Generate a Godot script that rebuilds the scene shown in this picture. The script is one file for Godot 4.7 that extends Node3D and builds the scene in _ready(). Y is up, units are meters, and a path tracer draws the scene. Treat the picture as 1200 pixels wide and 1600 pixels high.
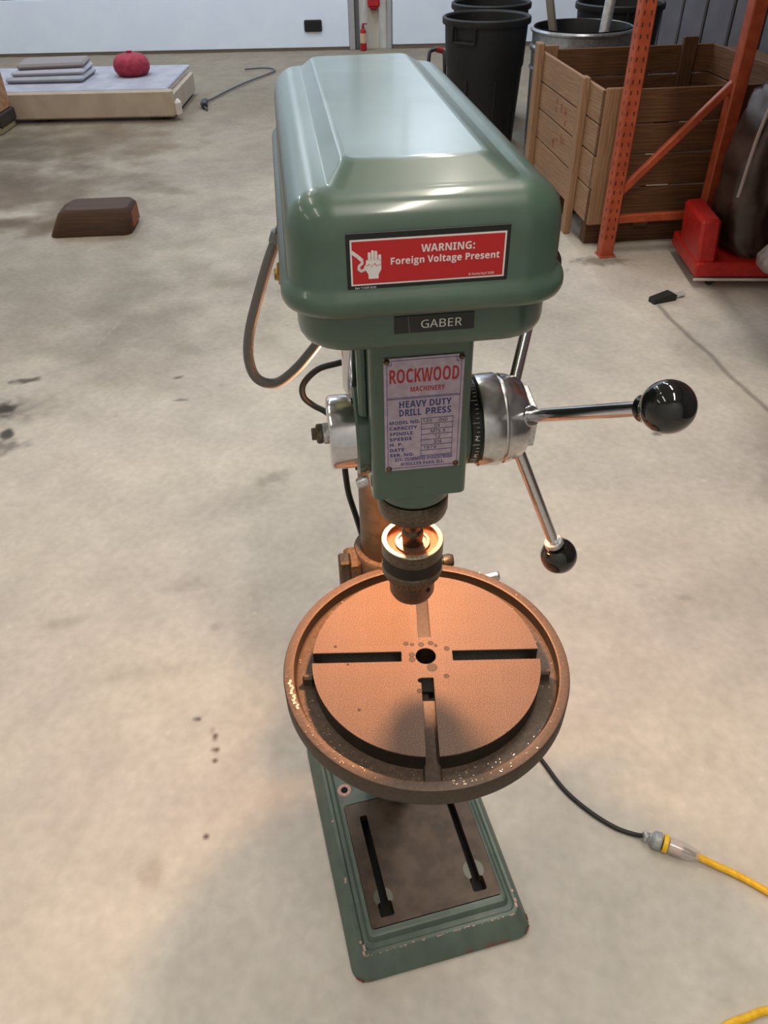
extends Node3D

# ---------------------------------------------------------------- mesh builder
class Mb:
	var v := PackedVector3Array()
	var g := PackedInt32Array()
	var s := 0
	var grp := 1
	func tri(a: Vector3, b: Vector3, c: Vector3, gg: int) -> void:
		if a.is_equal_approx(b) or b.is_equal_approx(c) or a.is_equal_approx(c):
			return
		v.append(a); v.append(b); v.append(c)
		g.append(gg); g.append(gg); g.append(gg)
	func quad(a: Vector3, b: Vector3, c: Vector3, d: Vector3, gg: int) -> void:
		tri(a, b, c, gg); tri(a, c, d, gg)
	func fin() -> Mb:          # turn the last piece right side out (front faces run clockwise)
		var o := Vector3.ZERO
		for i in range(s, v.size()): o += v[i]
		if v.size() > s: o /= float(v.size() - s)
		var vol := 0.0
		for i in range(s, v.size(), 3):
			vol += (v[i] - o).dot((v[i + 1] - o).cross(v[i + 2] - o))
		if vol > 0.0:
			for i in range(s, v.size(), 3):
				var t := v[i + 1]
				v[i + 1] = v[i + 2]; v[i + 2] = t
		s = v.size()
		grp += 100
		return self
	func out_tri(a: Vector3, b: Vector3, c: Vector3, o: Vector3) -> void:
		if (b - a).cross(c - a).dot((a + b + c) / 3.0 - o) > 0.0:
			tri(a, c, b, -1)
		else:
			tri(a, b, c, -1)
	func box(c: Vector3, size: Vector3, bev := 0.0, b := Basis()) -> Mb:
		var h := size / 2.0
		var m := minf(bev, minf(h.x, minf(h.y, h.z)) * 0.9)
		var P := func(sx: int, sy: int, sz: int, ax: int) -> Vector3:
			var k := Vector3(sx * (h.x - m), sy * (h.y - m), sz * (h.z - m))
			k[ax] = [sx, sy, sz][ax] * h[ax]
			return c + b * k
		for ax in 3:
			for sg in [-1, 1]:
				var q := []
				for uv in [[-1, -1], [1, -1], [1, 1], [-1, 1]]:
					var k := [0, 0, 0]
					k[ax] = sg; k[(ax + 1) % 3] = uv[0]; k[(ax + 2) % 3] = uv[1]
					q.append(P.call(k[0], k[1], k[2], ax))
				out_tri(q[0], q[1], q[2], c); out_tri(q[0], q[2], q[3], c)
		if m > 0.0:
			for ax in 3:
				var a1 := (ax + 1) % 3
				var a2 := (ax + 2) % 3
				for s1 in [-1, 1]:
					for s2 in [-1, 1]:
						var k0 := [0, 0, 0]
						k0[ax] = -1; k0[a1] = s1; k0[a2] = s2
						var k1 := [0, 0, 0]
						k1[ax] = 1; k1[a1] = s1; k1[a2] = s2
						var p0: Vector3 = P.call(k0[0], k0[1], k0[2], a1)
						var p1: Vector3 = P.call(k0[0], k0[1], k0[2], a2)
						var p2: Vector3 = P.call(k1[0], k1[1], k1[2], a2)
						var p3: Vector3 = P.call(k1[0], k1[1], k1[2], a1)
						out_tri(p0, p1, p2, c); out_tri(p0, p2, p3, c)
			for sx in [-1, 1]:
				for sy in [-1, 1]:
					for sz in [-1, 1]:
						out_tri(P.call(sx, sy, sz, 0), P.call(sx, sy, sz, 1), P.call(sx, sy, sz, 2), c)
		s = v.size()
		return self
	func lathe(pr: Array, n := 32, xf := Transform3D(), crease := 32.0) -> Mb:
		var gg := grp
		for i in pr.size() - 1:
			var p: Vector2 = pr[i]
			var q: Vector2 = pr[i + 1]
			if i > 0:
				var o: Vector2 = pr[i - 1]
				if absf((p - o).angle_to(q - p)) > deg_to_rad(crease): gg += 1
			for k in n:
				var a0 := TAU * k / n
				var a1 := TAU * ((k + 1) % n) / n
				var A := xf * Vector3(p.x * cos(a0), p.y, p.x * sin(a0))
				var B := xf * Vector3(p.x * cos(a1), p.y, p.x * sin(a1))
				var C := xf * Vector3(q.x * cos(a1), q.y, q.x * sin(a1))
				var D := xf * Vector3(q.x * cos(a0), q.y, q.x * sin(a0))
				quad(A, B, C, D, gg)
		return fin()
	func loft(rings: Array, cap0 := true, cap1 := true, crease := 35.0) -> Mb:
		var gg := grp
		var n: int = rings[0].size()
		for i in rings.size() - 1:
			if i > 0:
				var d0: Vector3 = rings[i][0] - rings[i - 1][0]
				var d1: Vector3 = rings[i + 1][0] - rings[i][0]
				if d0.length() > 1e-7 and d1.length() > 1e-7 and d0.angle_to(d1) > deg_to_rad(crease): gg += 1
			for k in n:
				var j := (k + 1) % n
				quad(rings[i][k], rings[i][j], rings[i + 1][j], rings[i + 1][k], gg)
		for e in [[cap0, 0], [cap1, rings.size() - 1]]:
			if e[0]:
				gg += 1
				var r: PackedVector3Array = rings[e[1]]
				var o := Vector3.ZERO
				for p in r: o += p
				o /= float(n)
				for k in n:
					if e[1] == 0: tri(o, r[(k + 1) % n], r[k], gg)
					else: tri(o, r[k], r[(k + 1) % n], gg)
		return fin()
	func tube(pts: PackedVector3Array, r: float, n := 8, r1 := -1.0) -> Mb:
		var rings := []
		var t0 := (pts[1] - pts[0]).normalized()
		var up := t0.cross(Vector3(0.31, 0.87, 0.38)).normalized()
		for i in pts.size():
			var t := (pts[mini(i + 1, pts.size() - 1)] - pts[maxi(i - 1, 0)]).normalized()
			up = (up - t * up.dot(t)).normalized()
			var w := t.cross(up)
			var rr := r if r1 < 0.0 else lerpf(r, r1, float(i) / (pts.size() - 1))
			var ring := PackedVector3Array()
			for k in n:
				var a := TAU * k / n
				ring.append(pts[i] + (up * cos(a) + w * sin(a)) * rr)
			rings.append(ring)
		return loft(rings, true, true, 80.0)
	# polygon in x/y pushed along z from 0 to d, then placed by xf
	func prism(poly: PackedVector2Array, d: float, xf := Transform3D()) -> Mb:
		var idx := Geometry2D.triangulate_polygon(poly)
		for z in [0.0, d]:
			for i in range(0, idx.size(), 3):
				var a := Vector3(poly[idx[i]].x, poly[idx[i]].y, z)
				var b := Vector3(poly[idx[i + 1]].x, poly[idx[i + 1]].y, z)
				var c := Vector3(poly[idx[i + 2]].x, poly[idx[i + 2]].y, z)
				var up := (b - a).cross(c - a).z > 0.0
				if up == (z > 0.0): tri(xf * a, xf * c, xf * b, -1)
				else: tri(xf * a, xf * b, xf * c, -1)
		var cw := Geometry2D.is_polygon_clockwise(poly)
		for i in poly.size():
			var p := poly[i]
			var q := poly[(i + 1) % poly.size()]
			var A := xf * Vector3(p.x, p.y, 0); var B := xf * Vector3(q.x, q.y, 0)
			var C := xf * Vector3(q.x, q.y, d); var D := xf * Vector3(p.x, p.y, d)
			if cw: quad(A, B, C, D, -1)
			else: quad(A, D, C, B, -1)
		s = v.size()
		grp += 100
		return self
	func commit(m: Material, into: ArrayMesh = null) -> ArrayMesh:
		var st := SurfaceTool.new()
		st.begin(Mesh.PRIMITIVE_TRIANGLES)
		for i in v.size():
			st.set_smooth_group(g[i])
			st.add_vertex(v[i])
		st.generate_normals()
		st.set_material(m)
		return st.commit(into) if into else st.commit()

# flat lettering in the x/y plane facing +z: every entry is [text, centre x, centre y, width, height]
func lettering(into: ArrayMesh, m: Material, list: Array, z: float, bold := true, face := "Droid Sans") -> ArrayMesh:
	var f := SystemFont.new()
	f.font_names = PackedStringArray([face])
	f.font_weight = 700 if bold else 400
	var mb := Mb.new()
	for e in list:
		var t := TextMesh.new()
		t.text = e[0]; t.font = f; t.font_size = 64; t.pixel_size = 0.01; t.depth = 0.02
		t.curve_step = 1.0
		var arr := t.get_mesh_arrays()
		var vs: PackedVector3Array = arr[Mesh.ARRAY_VERTEX]
		var ix: PackedInt32Array = arr[Mesh.ARRAY_INDEX]
		if vs.is_empty(): continue
		var bb := AABB(vs[0], Vector3.ZERO)
		for p in vs: bb = bb.expand(p)
		var c := bb.get_center()
		var sx: float = e[3] / bb.size.x
		var sy: float = e[4] / bb.size.y
		for i in ix:
			var p := vs[i] - c
			mb.v.append(Vector3(e[1] + p.x * sx, e[2] + p.y * sy, z + p.z * 0.01))
			mb.g.append(-1)
	return mb.commit(m, into)

func rr(x0: float, x1: float, z0: float, z1: float, r: float, y: float, n := 6) -> PackedVector3Array:
	var o := PackedVector3Array()
	r = maxf(r, 0.0005)
	for q in [[x1 - r, z1 - r, 0.0], [x0 + r, z1 - r, 0.5], [x0 + r, z0 + r, 1.0], [x1 - r, z0 + r, 1.5]]:
		for k in n + 1:
			var a: float = PI * q[2] + PI / 2.0 * k / n
			o.append(Vector3(q[0] + r * cos(a), y, q[1] + r * sin(a)))
	return o

func rrect(x0: float, x1: float, y0: float, y1: float, r: float, n := 4) -> PackedVector2Array:
	var o := PackedVector2Array()
	for p in rr(x0, x1, y0, y1, r, 0.0, n): o.append(Vector2(p.x, p.z))
	return o

func resample(ring: PackedVector3Array, n: int) -> PackedVector3Array:
	var c := ring.size()
	var ln := [0.0]
	for i in c: ln.append(ln[-1] + ring[i].distance_to(ring[(i + 1) % c]))
	var o := PackedVector3Array()
	var i := 0
	for k in n:
		var d: float = ln[-1] * k / n
		while ln[i + 1] < d: i += 1
		o.append(ring[i].lerp(ring[(i + 1) % c], (d - ln[i]) / maxf(ln[i + 1] - ln[i], 1e-6)))
	return o

func smooth(pts: Array, n := 8) -> PackedVector3Array:
	var o := PackedVector3Array()
	for i in pts.size() - 1:
		var a: Vector3 = pts[maxi(i - 1, 0)]
		var b: Vector3 = pts[i]
		var c: Vector3 = pts[i + 1]
		var d: Vector3 = pts[mini(i + 2, pts.size() - 1)]
		for k in n: o.append(b.cubic_interpolate(c, a, d, float(k) / n))
	o.append(pts[-1])
	return o

func circle(c: Vector2, r: float, n := 24) -> PackedVector2Array:
	var o := PackedVector2Array()
	for k in n: o.append(c + Vector2(cos(TAU * k / n), sin(TAU * k / n)) * r)
	return o

func along_x(y: float, z: float) -> Transform3D:      # lathe axis laid along +x
	return Transform3D(Basis(Vector3(0, 0, 1), -PI / 2.0), Vector3(0, y, z))

func hexagon(r: float) -> Array: return [r]

# ---------------------------------------------------------------- materials
var nseed := 10
func noise_tex(a: Color, b: Color, freq: float, octaves := 4, size := 256, lo := 0.25, hi := 0.75) -> NoiseTexture2D:
	var n := FastNoiseLite.new()
	nseed += 1
	n.seed = nseed
	n.noise_type = FastNoiseLite.TYPE_SIMPLEX_SMOOTH
	n.frequency = freq
	n.fractal_octaves = octaves
	var t := NoiseTexture2D.new()
	t.width = size; t.height = size; t.seamless = true; t.noise = n
	var gr := Gradient.new()
	gr.offsets = PackedFloat32Array([lo, hi])
	gr.colors = PackedColorArray([a, b])
	t.color_ramp = gr
	return t

func plain(c: Color, rough := 0.5, metal := 0.0) -> StandardMaterial3D:
	var m := StandardMaterial3D.new()
	m.albedo_color = c; m.roughness = rough; m.metallic = metal
	return m

# colour that wanders from a to b; tile is the size of one repeat in metres
func mottled(a: Color, b: Color, tile: float, rough := 0.5, metal := 0.0, bump := 0.0, freq := 0.02, lo := 0.25, hi := 0.75) -> StandardMaterial3D:
	var m := plain(Color.WHITE, rough, metal)
	m.albedo_texture = noise_tex(a, b, freq, 5, 256, lo, hi)
	m.uv1_triplanar = true
	m.uv1_scale = Vector3.ONE / tile
	if bump > 0.0:
		m.heightmap_enabled = true
		m.heightmap_texture = noise_tex(Color.BLACK, Color.WHITE, freq * 3.0, 4, 256)
		m.heightmap_scale = bump
	return m

func rgb(r: int, g: int, b: int) -> Color: return Color8(r, g, b)

var wood_img := {}
func wood(dark: Color, light: Color, shift: float, key: int) -> StandardMaterial3D:
	var W := 256
	var H := 128
	var n := FastNoiseLite.new()
	n.seed = 70 + key; n.frequency = 0.02; n.fractal_octaves = 3
	var im := Image.create(W, H, false, Image.FORMAT_RGB8)
	for y in H:
		for x in W:
			var ax := TAU * x / W
			var ay := TAU * y / H
			var w := n.get_noise_3d(cos(ax) * 14.0, sin(ax) * 14.0, 40.0 * sin(ay) + 90.0 * cos(ay) * 0.4)
			var gk := 0.5 + 0.5 * sin((y * 0.42 / (H / 128.0)) * TAU / 8.0 * 1.523 + w * 9.0)
			var f := n.get_noise_2d(x * 0.8, y * 14.0) * 0.5
			var t := clampf(gk * 0.55 + 0.25 + f * 0.5 + w * 0.3, 0.0, 1.0)
			im.set_pixel(x, y, dark.lerp(light, t))
	var m := plain(Color.WHITE, 0.75)
	m.albedo_texture = ImageTexture.create_from_image(im)
	m.uv1_triplanar = true
	m.uv1_scale = Vector3(0.9, 5.0, 5.0)
	m.uv1_offset = Vector3(shift, shift * 1.7, shift * 0.6)
	return m

# ---------------------------------------------------------------- scene tree helpers
var used := {}
func numbered(called: String) -> String:
	var k: int = used.get(called, 0)
	used[called] = k + 1
	return called if k == 0 else "%s_%03d" % [called, k]

func tag(o: Node3D, label: String, category: String, group := "") -> Node3D:
	o.set_meta("label", label); o.set_meta("category", category)
	if group: o.set_meta("group", group)
	return o

func thing(called: String, label: String, category: String, at := Vector3.ZERO, turn := 0.0, group := "") -> Node3D:
	var o := Node3D.new()
	o.name = numbered(called)
	add_child(o)
	o.position = at; o.rotation.y = turn
	return tag(o, label, category, group)

func part(called: String, mesh: Mesh, parent: Node3D, label := "") -> MeshInstance3D:
	var o := MeshInstance3D.new()
	o.name = called if parent != self else numbered(called)
	o.mesh = mesh
	parent.add_child(o, true)
	if label: o.set_meta("label", label)
	return o

func struct(called: String, mesh: Mesh) -> MeshInstance3D:
	var o := part(called, mesh, self)
	o.set_meta("kind", "structure")
	return o

func bx(c: Vector3, size: Vector3, m: Material, bev := 0.0, b := Basis()) -> ArrayMesh:
	return Mb.new().box(c, size, bev, b).commit(m)

func lath(pr: Array, m: Material, n := 32, xf := Transform3D()) -> ArrayMesh:
	return Mb.new().lathe(pr, n, xf).commit(m)

# ================================================================ build
const FLOOR_X0 := -8.6
const FLOOR_Z0 := -12.0
const FLOOR_SIDE := 15.0

func _ready() -> void:
	# ---- camera, light, exposure
	var cam := Camera3D.new()
	cam.name = "camera"
	cam.fov = 67.85
	cam.near = 0.05
	add_child(cam)
	var p := deg_to_rad(39.8)
	var rl := deg_to_rad(-1.25)
	var fw := Vector3(0, -sin(p), -cos(p))
	var rt := Vector3(1, 0, 0)
	var up := rt.cross(fw)
	cam.transform = Transform3D(Basis(rt * cos(rl) + up * sin(rl), up * cos(rl) - rt * sin(rl), -fw), Vector3(0, 1.75, 0))
	cam.current = true
	var we := WorldEnvironment.new()
	we.name = "environment"
	var env := Environment.new()
	env.background_mode = Environment.BG_COLOR
	env.background_color = Color(0.02, 0.02, 0.02)
	env.tonemap_mode = Environment.TONE_MAPPER_LINEAR
	env.tonemap_exposure = 1.08
	env.sdfgi_enabled = true
	env.ssao_enabled = true
	env.ssil_enabled = true
	we.environment = env
	add_child(we)
	strip_lights([1.4, 1.5, 7.0])
	# ---- the rest
	room()
	drill_press()
	extension_cord()
	right_side()
	cans()
	left_side()

func strip_lights(energy: Array) -> void:
	var white := plain(rgb(225, 225, 222), 0.5)
	var glow := plain(Color(1, 1, 1), 0.5)
	glow.emission_enabled = true
	glow.emission = Color(1.0, 0.96, 0.9)
	glow.emission_energy_multiplier = 6.0
	var rows := ["in the far left row", "in the middle row", "in the row over the drill press"]
	var spots := ["nearest the white doors", "second from the white doors", "third from the white doors", "last from the white doors"]
	var xs := [-5.6, -2.4, 0.7]
	var zs := [-9.6, -6.2, -2.8, 0.6]
	for i in 3:
		for j in 4:
			var t := thing("strip_light", "ceiling strip light %s, %s" % [rows[i], spots[j]], "light", Vector3(xs[i], 5.25, zs[j]), 0.0, "ceiling strip lights in rows")
			part("housing", bx(Vector3(0, 0.08, 0), Vector3(0.2, 0.1, 2.3), white, 0.01), t)
			part("diffuser", bx(Vector3(0, 0.015, 0), Vector3(0.16, 0.03, 2.2), glow, 0.008), t)
			var l := AreaLight3D.new()
			l.name = "tube_glow"
			l.area_size = Vector2(0.16, 2.2)
			l.light_energy = energy[i] * [6.2 if i < 2 else 1.7, 0.4, 1.0, 1.15][j]
			l.light_color = Color(0.88, 0.94, 1.0) if j == 0 else Color(1.0, 0.965, 0.91)
			l.area_range = 30.0
			l.area_attenuation = 2.0
			l.shadow_enabled = true
			l.rotation.x = -PI / 2.0
			l.position.y = -0.01
			t.add_child(l)

# ---------------------------------------------------------------- the room
func floor_picture() -> ImageTexture:
	var N := 1400
	var layers := []
	for e in [[0.004, 5], [0.013, 5], [0.05, 4], [0.25, 3]]:
		var n := FastNoiseLite.new()
		n.seed = 300 + layers.size(); n.frequency = e[0]; n.fractal_octaves = e[1]
		layers.append(n.get_image(N, N, false, false, false).get_data())
	var by := PackedByteArray()
	by.resize(N * N * 3)
	var L0: PackedByteArray = layers[0]
	var L1: PackedByteArray = layers[1]
	var L2: PackedByteArray = layers[2]
	var L3: PackedByteArray = layers[3]
	for i in N * N:
		var a := (L0[i] - 128) / 128.0
		var b := (L1[i] - 128) / 128.0
		var c := (L2[i] - 128) / 128.0
		var d := (L3[i] - 128) / 128.0
		var far := clampf((-3.2 - (FLOOR_Z0 + (i / N) * FLOOR_SIDE / N) - 1.5 * a - 0.6 * b) / 3.0, 0.0, 1.0)      # far slab darkened and browned, painting in weaker light there
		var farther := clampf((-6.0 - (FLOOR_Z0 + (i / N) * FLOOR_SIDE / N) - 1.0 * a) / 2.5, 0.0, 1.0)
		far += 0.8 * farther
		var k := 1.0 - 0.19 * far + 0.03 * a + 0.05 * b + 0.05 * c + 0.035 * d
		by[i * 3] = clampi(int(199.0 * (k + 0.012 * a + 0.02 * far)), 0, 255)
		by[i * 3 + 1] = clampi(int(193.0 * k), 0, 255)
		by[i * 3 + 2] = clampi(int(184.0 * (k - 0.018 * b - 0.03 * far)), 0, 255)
	var im := Image.create_from_data(N, N, false, Image.FORMAT_RGB8, by)
	var rng := RandomNumberGenerator.new()
	rng.seed = 5
	var wob := FastNoiseLite.new()
	wob.seed = 77; wob.frequency = 2.2; wob.fractal_octaves = 4
	# stains and broad darker patches on the concrete: x, z, half length, half width, turn, strength, colour
	var st := [
		[-2.9, -5.9, 1.7, 0.95, 0.0, 0.75, rgb(92, 76, 60)], [-2.6, -7.2, 1.3, 0.95, 0.1, 0.75, rgb(104, 86, 66)], [-3.4, -6.9, 1.2, 1.1, 0.0, 0.65, rgb(80, 72, 60)], [-1.4, -8.6, 1.4, 0.9, 0.0, 0.25, rgb(120, 104, 86)], [-1.9, -4.2, 1.7, 1.5, 0.0, 0.42, rgb(112, 104, 92)], [-1.3, -3.4, 0.9, 0.9, 0.0, 0.22, rgb(112, 104, 92)],  # broad darker patches at the far left
		[-2.3, -5.2, 0.75, 0.3, 0.05, 0.7, rgb(84, 66, 48)],
		[-1.66, -2.82, 0.24, 0.16, 0.4, 0.45, rgb(70, 66, 62)], [-1.62, -2.55, 0.2, 0.08, 0.2, 0.5, rgb(70, 64, 60)], [-1.56, -2.66, 0.04, 0.05, 0.0, 0.8, rgb(50, 46, 44)], [-1.64, -2.86, 0.05, 0.07, 0.4, 0.8, rgb(50, 44, 40)], [-1.63, -3.1, 0.09, 0.03, 0.2, 0.7, rgb(60, 56, 50)],
		[-0.42, -2.32, 0.09, 0.05, 0.5, 0.2, rgb(90, 84, 80)], [-0.5, -2.2, 0.2, 0.12, 0.7, 0.12, rgb(90, 84, 80)],
		[-0.93, -3.1, 0.03, 0.014, 0.5, 0.6, rgb(70, 60, 54)], [-0.88, -2.9, 0.05, 0.012, 0.1, 0.5, rgb(80, 74, 70)],
		[-0.462, -1.18, 0.008, 0.012, 0.0, 0.9, rgb(70, 50, 40)], [-0.456, -1.14, 0.008, 0.014, 0.0, 0.85, rgb(70, 50, 40)], [-0.45, -1.11, 0.007, 0.01, 0.0, 0.8, rgb(70, 50, 40)], [-0.47, -1.2, 0.006, 0.01, 0.0, 0.8, rgb(70, 50, 40)],
		[-0.55, -0.82, 0.04, 0.05, 0.0, 0.18, rgb(100, 84, 78)], [-0.44, -0.905, 0.01, 0.01, 0.0, 0.85, rgb(66, 52, 46)], [-0.52, -1.24, 0.008, 0.008, 0.0, 0.8, rgb(66, 56, 50)],
		[-1.0, -1.6, 0.1, 0.03, 0.3, 0.16, rgb(96, 88, 82)], [-0.65, -1.75, 0.12, 0.04, 0.2, 0.12, rgb(96, 88, 82)], [-0.7, -1.4, 0.25, 0.05, 0.15, 0.16, rgb(110, 104, 98)],
		[1.12, -2.56, 0.03, 0.02, 0.0, 0.75, rgb(66, 58, 52)], [1.7, -2.5, 0.5, 0.4, 0.3, 0.22, rgb(100, 96, 92)], [1.5, -2.2, 0.25, 0.25, 0.3, 0.2, rgb(100, 96, 92)], [1.2, -1.7, 0.4, 0.3, 0.0, 0.14, rgb(110, 104, 98)],
		[1.86, -3.2, 0.6, 0.5, 0.0, 0.3, rgb(104, 98, 94)], [0.7, -3.6, 0.7, 0.5, 0.0, 0.1, rgb(110, 104, 96)], [1.3, -4.36, 0.2, 0.08, 0.0, 0.45, rgb(80, 72, 64)], [0.35, -0.75, 0.5, 0.35, 0.2, 0.14, rgb(120, 116, 112)],
	]
	for k in 70:
		st.append([rng.randf_range(-4, 2.2), rng.randf_range(-8, -0.3), rng.randf_range(0.012, 0.05), rng.randf_range(0.008, 0.02), rng.randf_range(0, 3), rng.randf_range(0.08, 0.22), rgb(98, 90, 84)])
	for k in 60:
		st.append([rng.randf_range(-1.6, 1.4), rng.randf_range(-2.6, -0.2), 0.006, 0.006, 0.0, rng.randf_range(0.4, 0.9), rgb(232, 226, 214)])
	for k in 26:      # pale scuffs
		st.append([rng.randf_range(-2.2, 1.8), rng.randf_range(-4.0, -0.3), rng.randf_range(0.05, 0.25), rng.randf_range(0.004, 0.012), rng.randf_range(0, 3), 0.25, rgb(214, 206, 196)])
	var px := N / FLOOR_SIDE
	for e in st:
		var R := maxf(e[2], e[3]) * 1.3
		var x0 := int((e[0] - R - FLOOR_X0) * px); var x1 := int((e[0] + R - FLOOR_X0) * px) + 1
		var z0 := int((e[1] - R - FLOOR_Z0) * px); var z1 := int((e[1] + R - FLOOR_Z0) * px) + 1
		for z in range(maxi(z0, 0), mini(z1 + 1, N)):
			for x in range(maxi(x0, 0), mini(x1 + 1, N)):
				var wx := (x + 0.5) / px + FLOOR_X0
				var wz := (z + 0.5) / px + FLOOR_Z0
				var q := Vector2(wx - e[0], wz - e[1]).rotated(e[4])
				var r := Vector2(q.x / e[2], q.y / e[3]).length() + wob.get_noise_2d(wx * (6.0 if R < 0.5 else 1.0), wz * (6.0 if R < 0.5 else 1.0)) * 0.45
				var f: float = e[5] * (1.0 - smoothstep(0.35 if R < 0.3 else 0.0, 1.05, r))
				if f > 0.0: im.set_pixel(x, z, im.get_pixel(x, z).lerp(e[6], f))
	# saw-cut joint in the slab, running away from the right edge
	var j0 := Vector2(1.45, -3.75)
	var j1 := Vector2(1.75, -1.9)
	for k in 1200:
		var q := j0.lerp(j1, k / 1200.0)
		var fx := (q.x + wob.get_noise_1d(q.y * 0.8) * 0.02 - FLOOR_X0) * px
		var z := int((q.y - FLOOR_Z0) * px)
		for x in range(int(fx) - 1, int(fx) + 3):
			im.set_pixel(x, z, im.get_pixel(x, z).lerp(rgb(96, 90, 85), 0.1 * maxf(0.0, 1.0 - absf(fx - x - 0.0) / 1.6)))
	return ImageTexture.create_from_image(im)

func room() -> void:
	var fm := plain(Color.WHITE, 0.6)
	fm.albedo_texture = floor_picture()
	fm.metallic_specular = 0.28
	fm.detail_enabled = true
	fm.detail_blend_mode = BaseMaterial3D.BLEND_MODE_MUL
	fm.detail_uv_layer = BaseMaterial3D.DETAIL_UV_2
	fm.detail_albedo = noise_tex(Color(0.955, 0.953, 0.95), Color(1, 1, 1), 0.03, 6, 512, 0.1, 0.9)
	fm.uv2_triplanar = true
	fm.uv2_world_triplanar = true
	fm.uv2_scale = Vector3.ONE * 1.6
	var st := SurfaceTool.new()
	st.begin(Mesh.PRIMITIVE_TRIANGLES)
	var q := [Vector3(FLOOR_X0, 0, FLOOR_Z0), Vector3(FLOOR_X0 + FLOOR_SIDE, 0, FLOOR_Z0), Vector3(FLOOR_X0 + FLOOR_SIDE, 0, FLOOR_Z0 + FLOOR_SIDE), Vector3(FLOOR_X0, 0, FLOOR_Z0 + FLOOR_SIDE)]
	for i in [0, 1, 2, 0, 2, 3]:
		st.set_normal(Vector3.UP)
		st.set_uv(Vector2((q[i].x - FLOOR_X0) / FLOOR_SIDE, (q[i].z - FLOOR_Z0) / FLOOR_SIDE))
		st.set_uv2(Vector2.ZERO)
		st.add_vertex(q[i])
	st.set_material(fm)
	var fl := st.commit()
	Mb.new().box(Vector3(FLOOR_X0 + FLOOR_SIDE / 2.0, -0.151, FLOOR_Z0 + FLOOR_SIDE / 2.0), Vector3(FLOOR_SIDE, 0.3, FLOOR_SIDE)).commit(plain(rgb(150, 144, 136), 0.8), fl)
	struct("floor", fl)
	var wall := mottled(rgb(206, 206, 204), rgb(222, 222, 220), 2.0, 0.6)
	var grey := mottled(rgb(72, 69, 75), rgb(82, 79, 85), 1.5, 0.6)
	var white := mottled(rgb(226, 236, 252), rgb(230, 240, 254), 2.5, 0.35)
	var dark := plain(rgb(58, 56, 56), 0.6)
	var ceil := plain(rgb(200, 200, 198), 0.8)
	struct("ceiling", bx(Vector3(-2.4, 5.55, -4.2), Vector3(12.8, 0.3, 16.4), ceil))
	struct("wall_back", bx(Vector3(-2.4, 2.7, -11.95), Vector3(12.8, 5.4, 0.3), wall))
	struct("wall_left", bx(Vector3(-8.35, 2.7, -4.2), Vector3(0.3, 5.4, 15.2), wall))
	struct("wall_front", bx(Vector3(-2.4, 2.7, 2.85), Vector3(12.8, 5.4, 0.3), wall))
	var wr := struct("wall_right", bx(Vector3(3.15, 2.7, -4.2), Vector3(0.3, 5.4, 15.2), plain(rgb(96, 92, 94), 0.7)))
	var pan := bx(Vector3.ZERO, Vector3(0.03, 5.2, 0.56), grey, 0.012)
	for k in 18:
		part("wall_panel", pan, wr).position = Vector3(2.985, 2.65, -11.45 + k * 0.62)
	# sectional overhead door on the left
	var d1 := Node3D.new()
	d1.name = "door_1"
	add_child(d1)
	d1.set_meta("kind", "structure")
	for k in 6:
		part("door_panel", bx(Vector3(-3.3, 0.33 + 0.6 * k, -11.74), Vector3(5.96, 0.592, 0.06), white, 0.006), d1)
	part("bottom_seal", bx(Vector3(-3.3, 0.015, -11.745), Vector3(5.96, 0.03, 0.05), plain(rgb(122, 108, 92), 0.8), 0.006), d1)
	var h := part("lift_handle", Mb.new().prism(rrect(-0.115, 0.115, -0.066, 0.066, 0.02), 0.02, Transform3D(Basis(), Vector3(-0.787, 0.28, -11.712))).commit(plain(rgb(34, 34, 36), 0.5)), d1, "black recessed lift handle")
	part("grip_recess", Mb.new().prism(rrect(-0.095, 0.095, -0.048, 0.048, 0.015), 0.003, Transform3D(Basis(), Vector3(-0.787, 0.28, -11.6925))).commit(plain(rgb(8, 8, 9), 0.6)), h)
	# frame between the doors
	var t1 := struct("trim_1", bx(Vector3(-0.28, 2.0, -11.74), Vector3(0.075, 4.0, 0.1), plain(rgb(160, 160, 162), 0.5), 0.006))
	t1.set_meta("label", "grey steel door track")
	struct("trim_2", bx(Vector3(-0.212, 2.0, -11.76), Vector3(0.055, 4.0, 0.08), plain(rgb(92, 94, 98), 0.5), 0.006))
	struct("trim_3", bx(Vector3(0.0, 2.0, -11.775), Vector3(0.15, 4.0, 0.05), plain(rgb(190, 184, 172), 0.6), 0.004))
	struct("trim_4", bx(Vector3(0.205, 2.0, -11.76), Vector3(0.05, 4.0, 0.08), plain(rgb(168, 168, 172), 0.5), 0.004))
	var d2 := Node3D.new()
	d2.name = "door_2"
	add_child(d2)
	d2.set_meta("kind", "structure")
	for k in 6:
		part("door_panel", bx(Vector3(1.52, 0.34 + 0.6 * k, -11.76), Vector3(2.54, 0.592, 0.06), white, 0.006), d2)
	part("bottom_seal", bx(Vector3(1.52, 0.02, -11.765), Vector3(2.54, 0.04, 0.05), plain(rgb(122, 108, 92), 0.8), 0.006), d2)
	# unseen glowing band, added above the doors to give the lid its sheen
	var w1 := Node3D.new()
	w1.name = "added_window_1"
	add_child(w1)
	w1.set_meta("kind", "structure")
	var sheen_glow := plain(rgb(235, 242, 250), 0.3)
	sheen_glow.emission_enabled = true
	sheen_glow.emission = Color(0.92, 0.97, 1.0)
	sheen_glow.emission_energy_multiplier = 0.32
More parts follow.
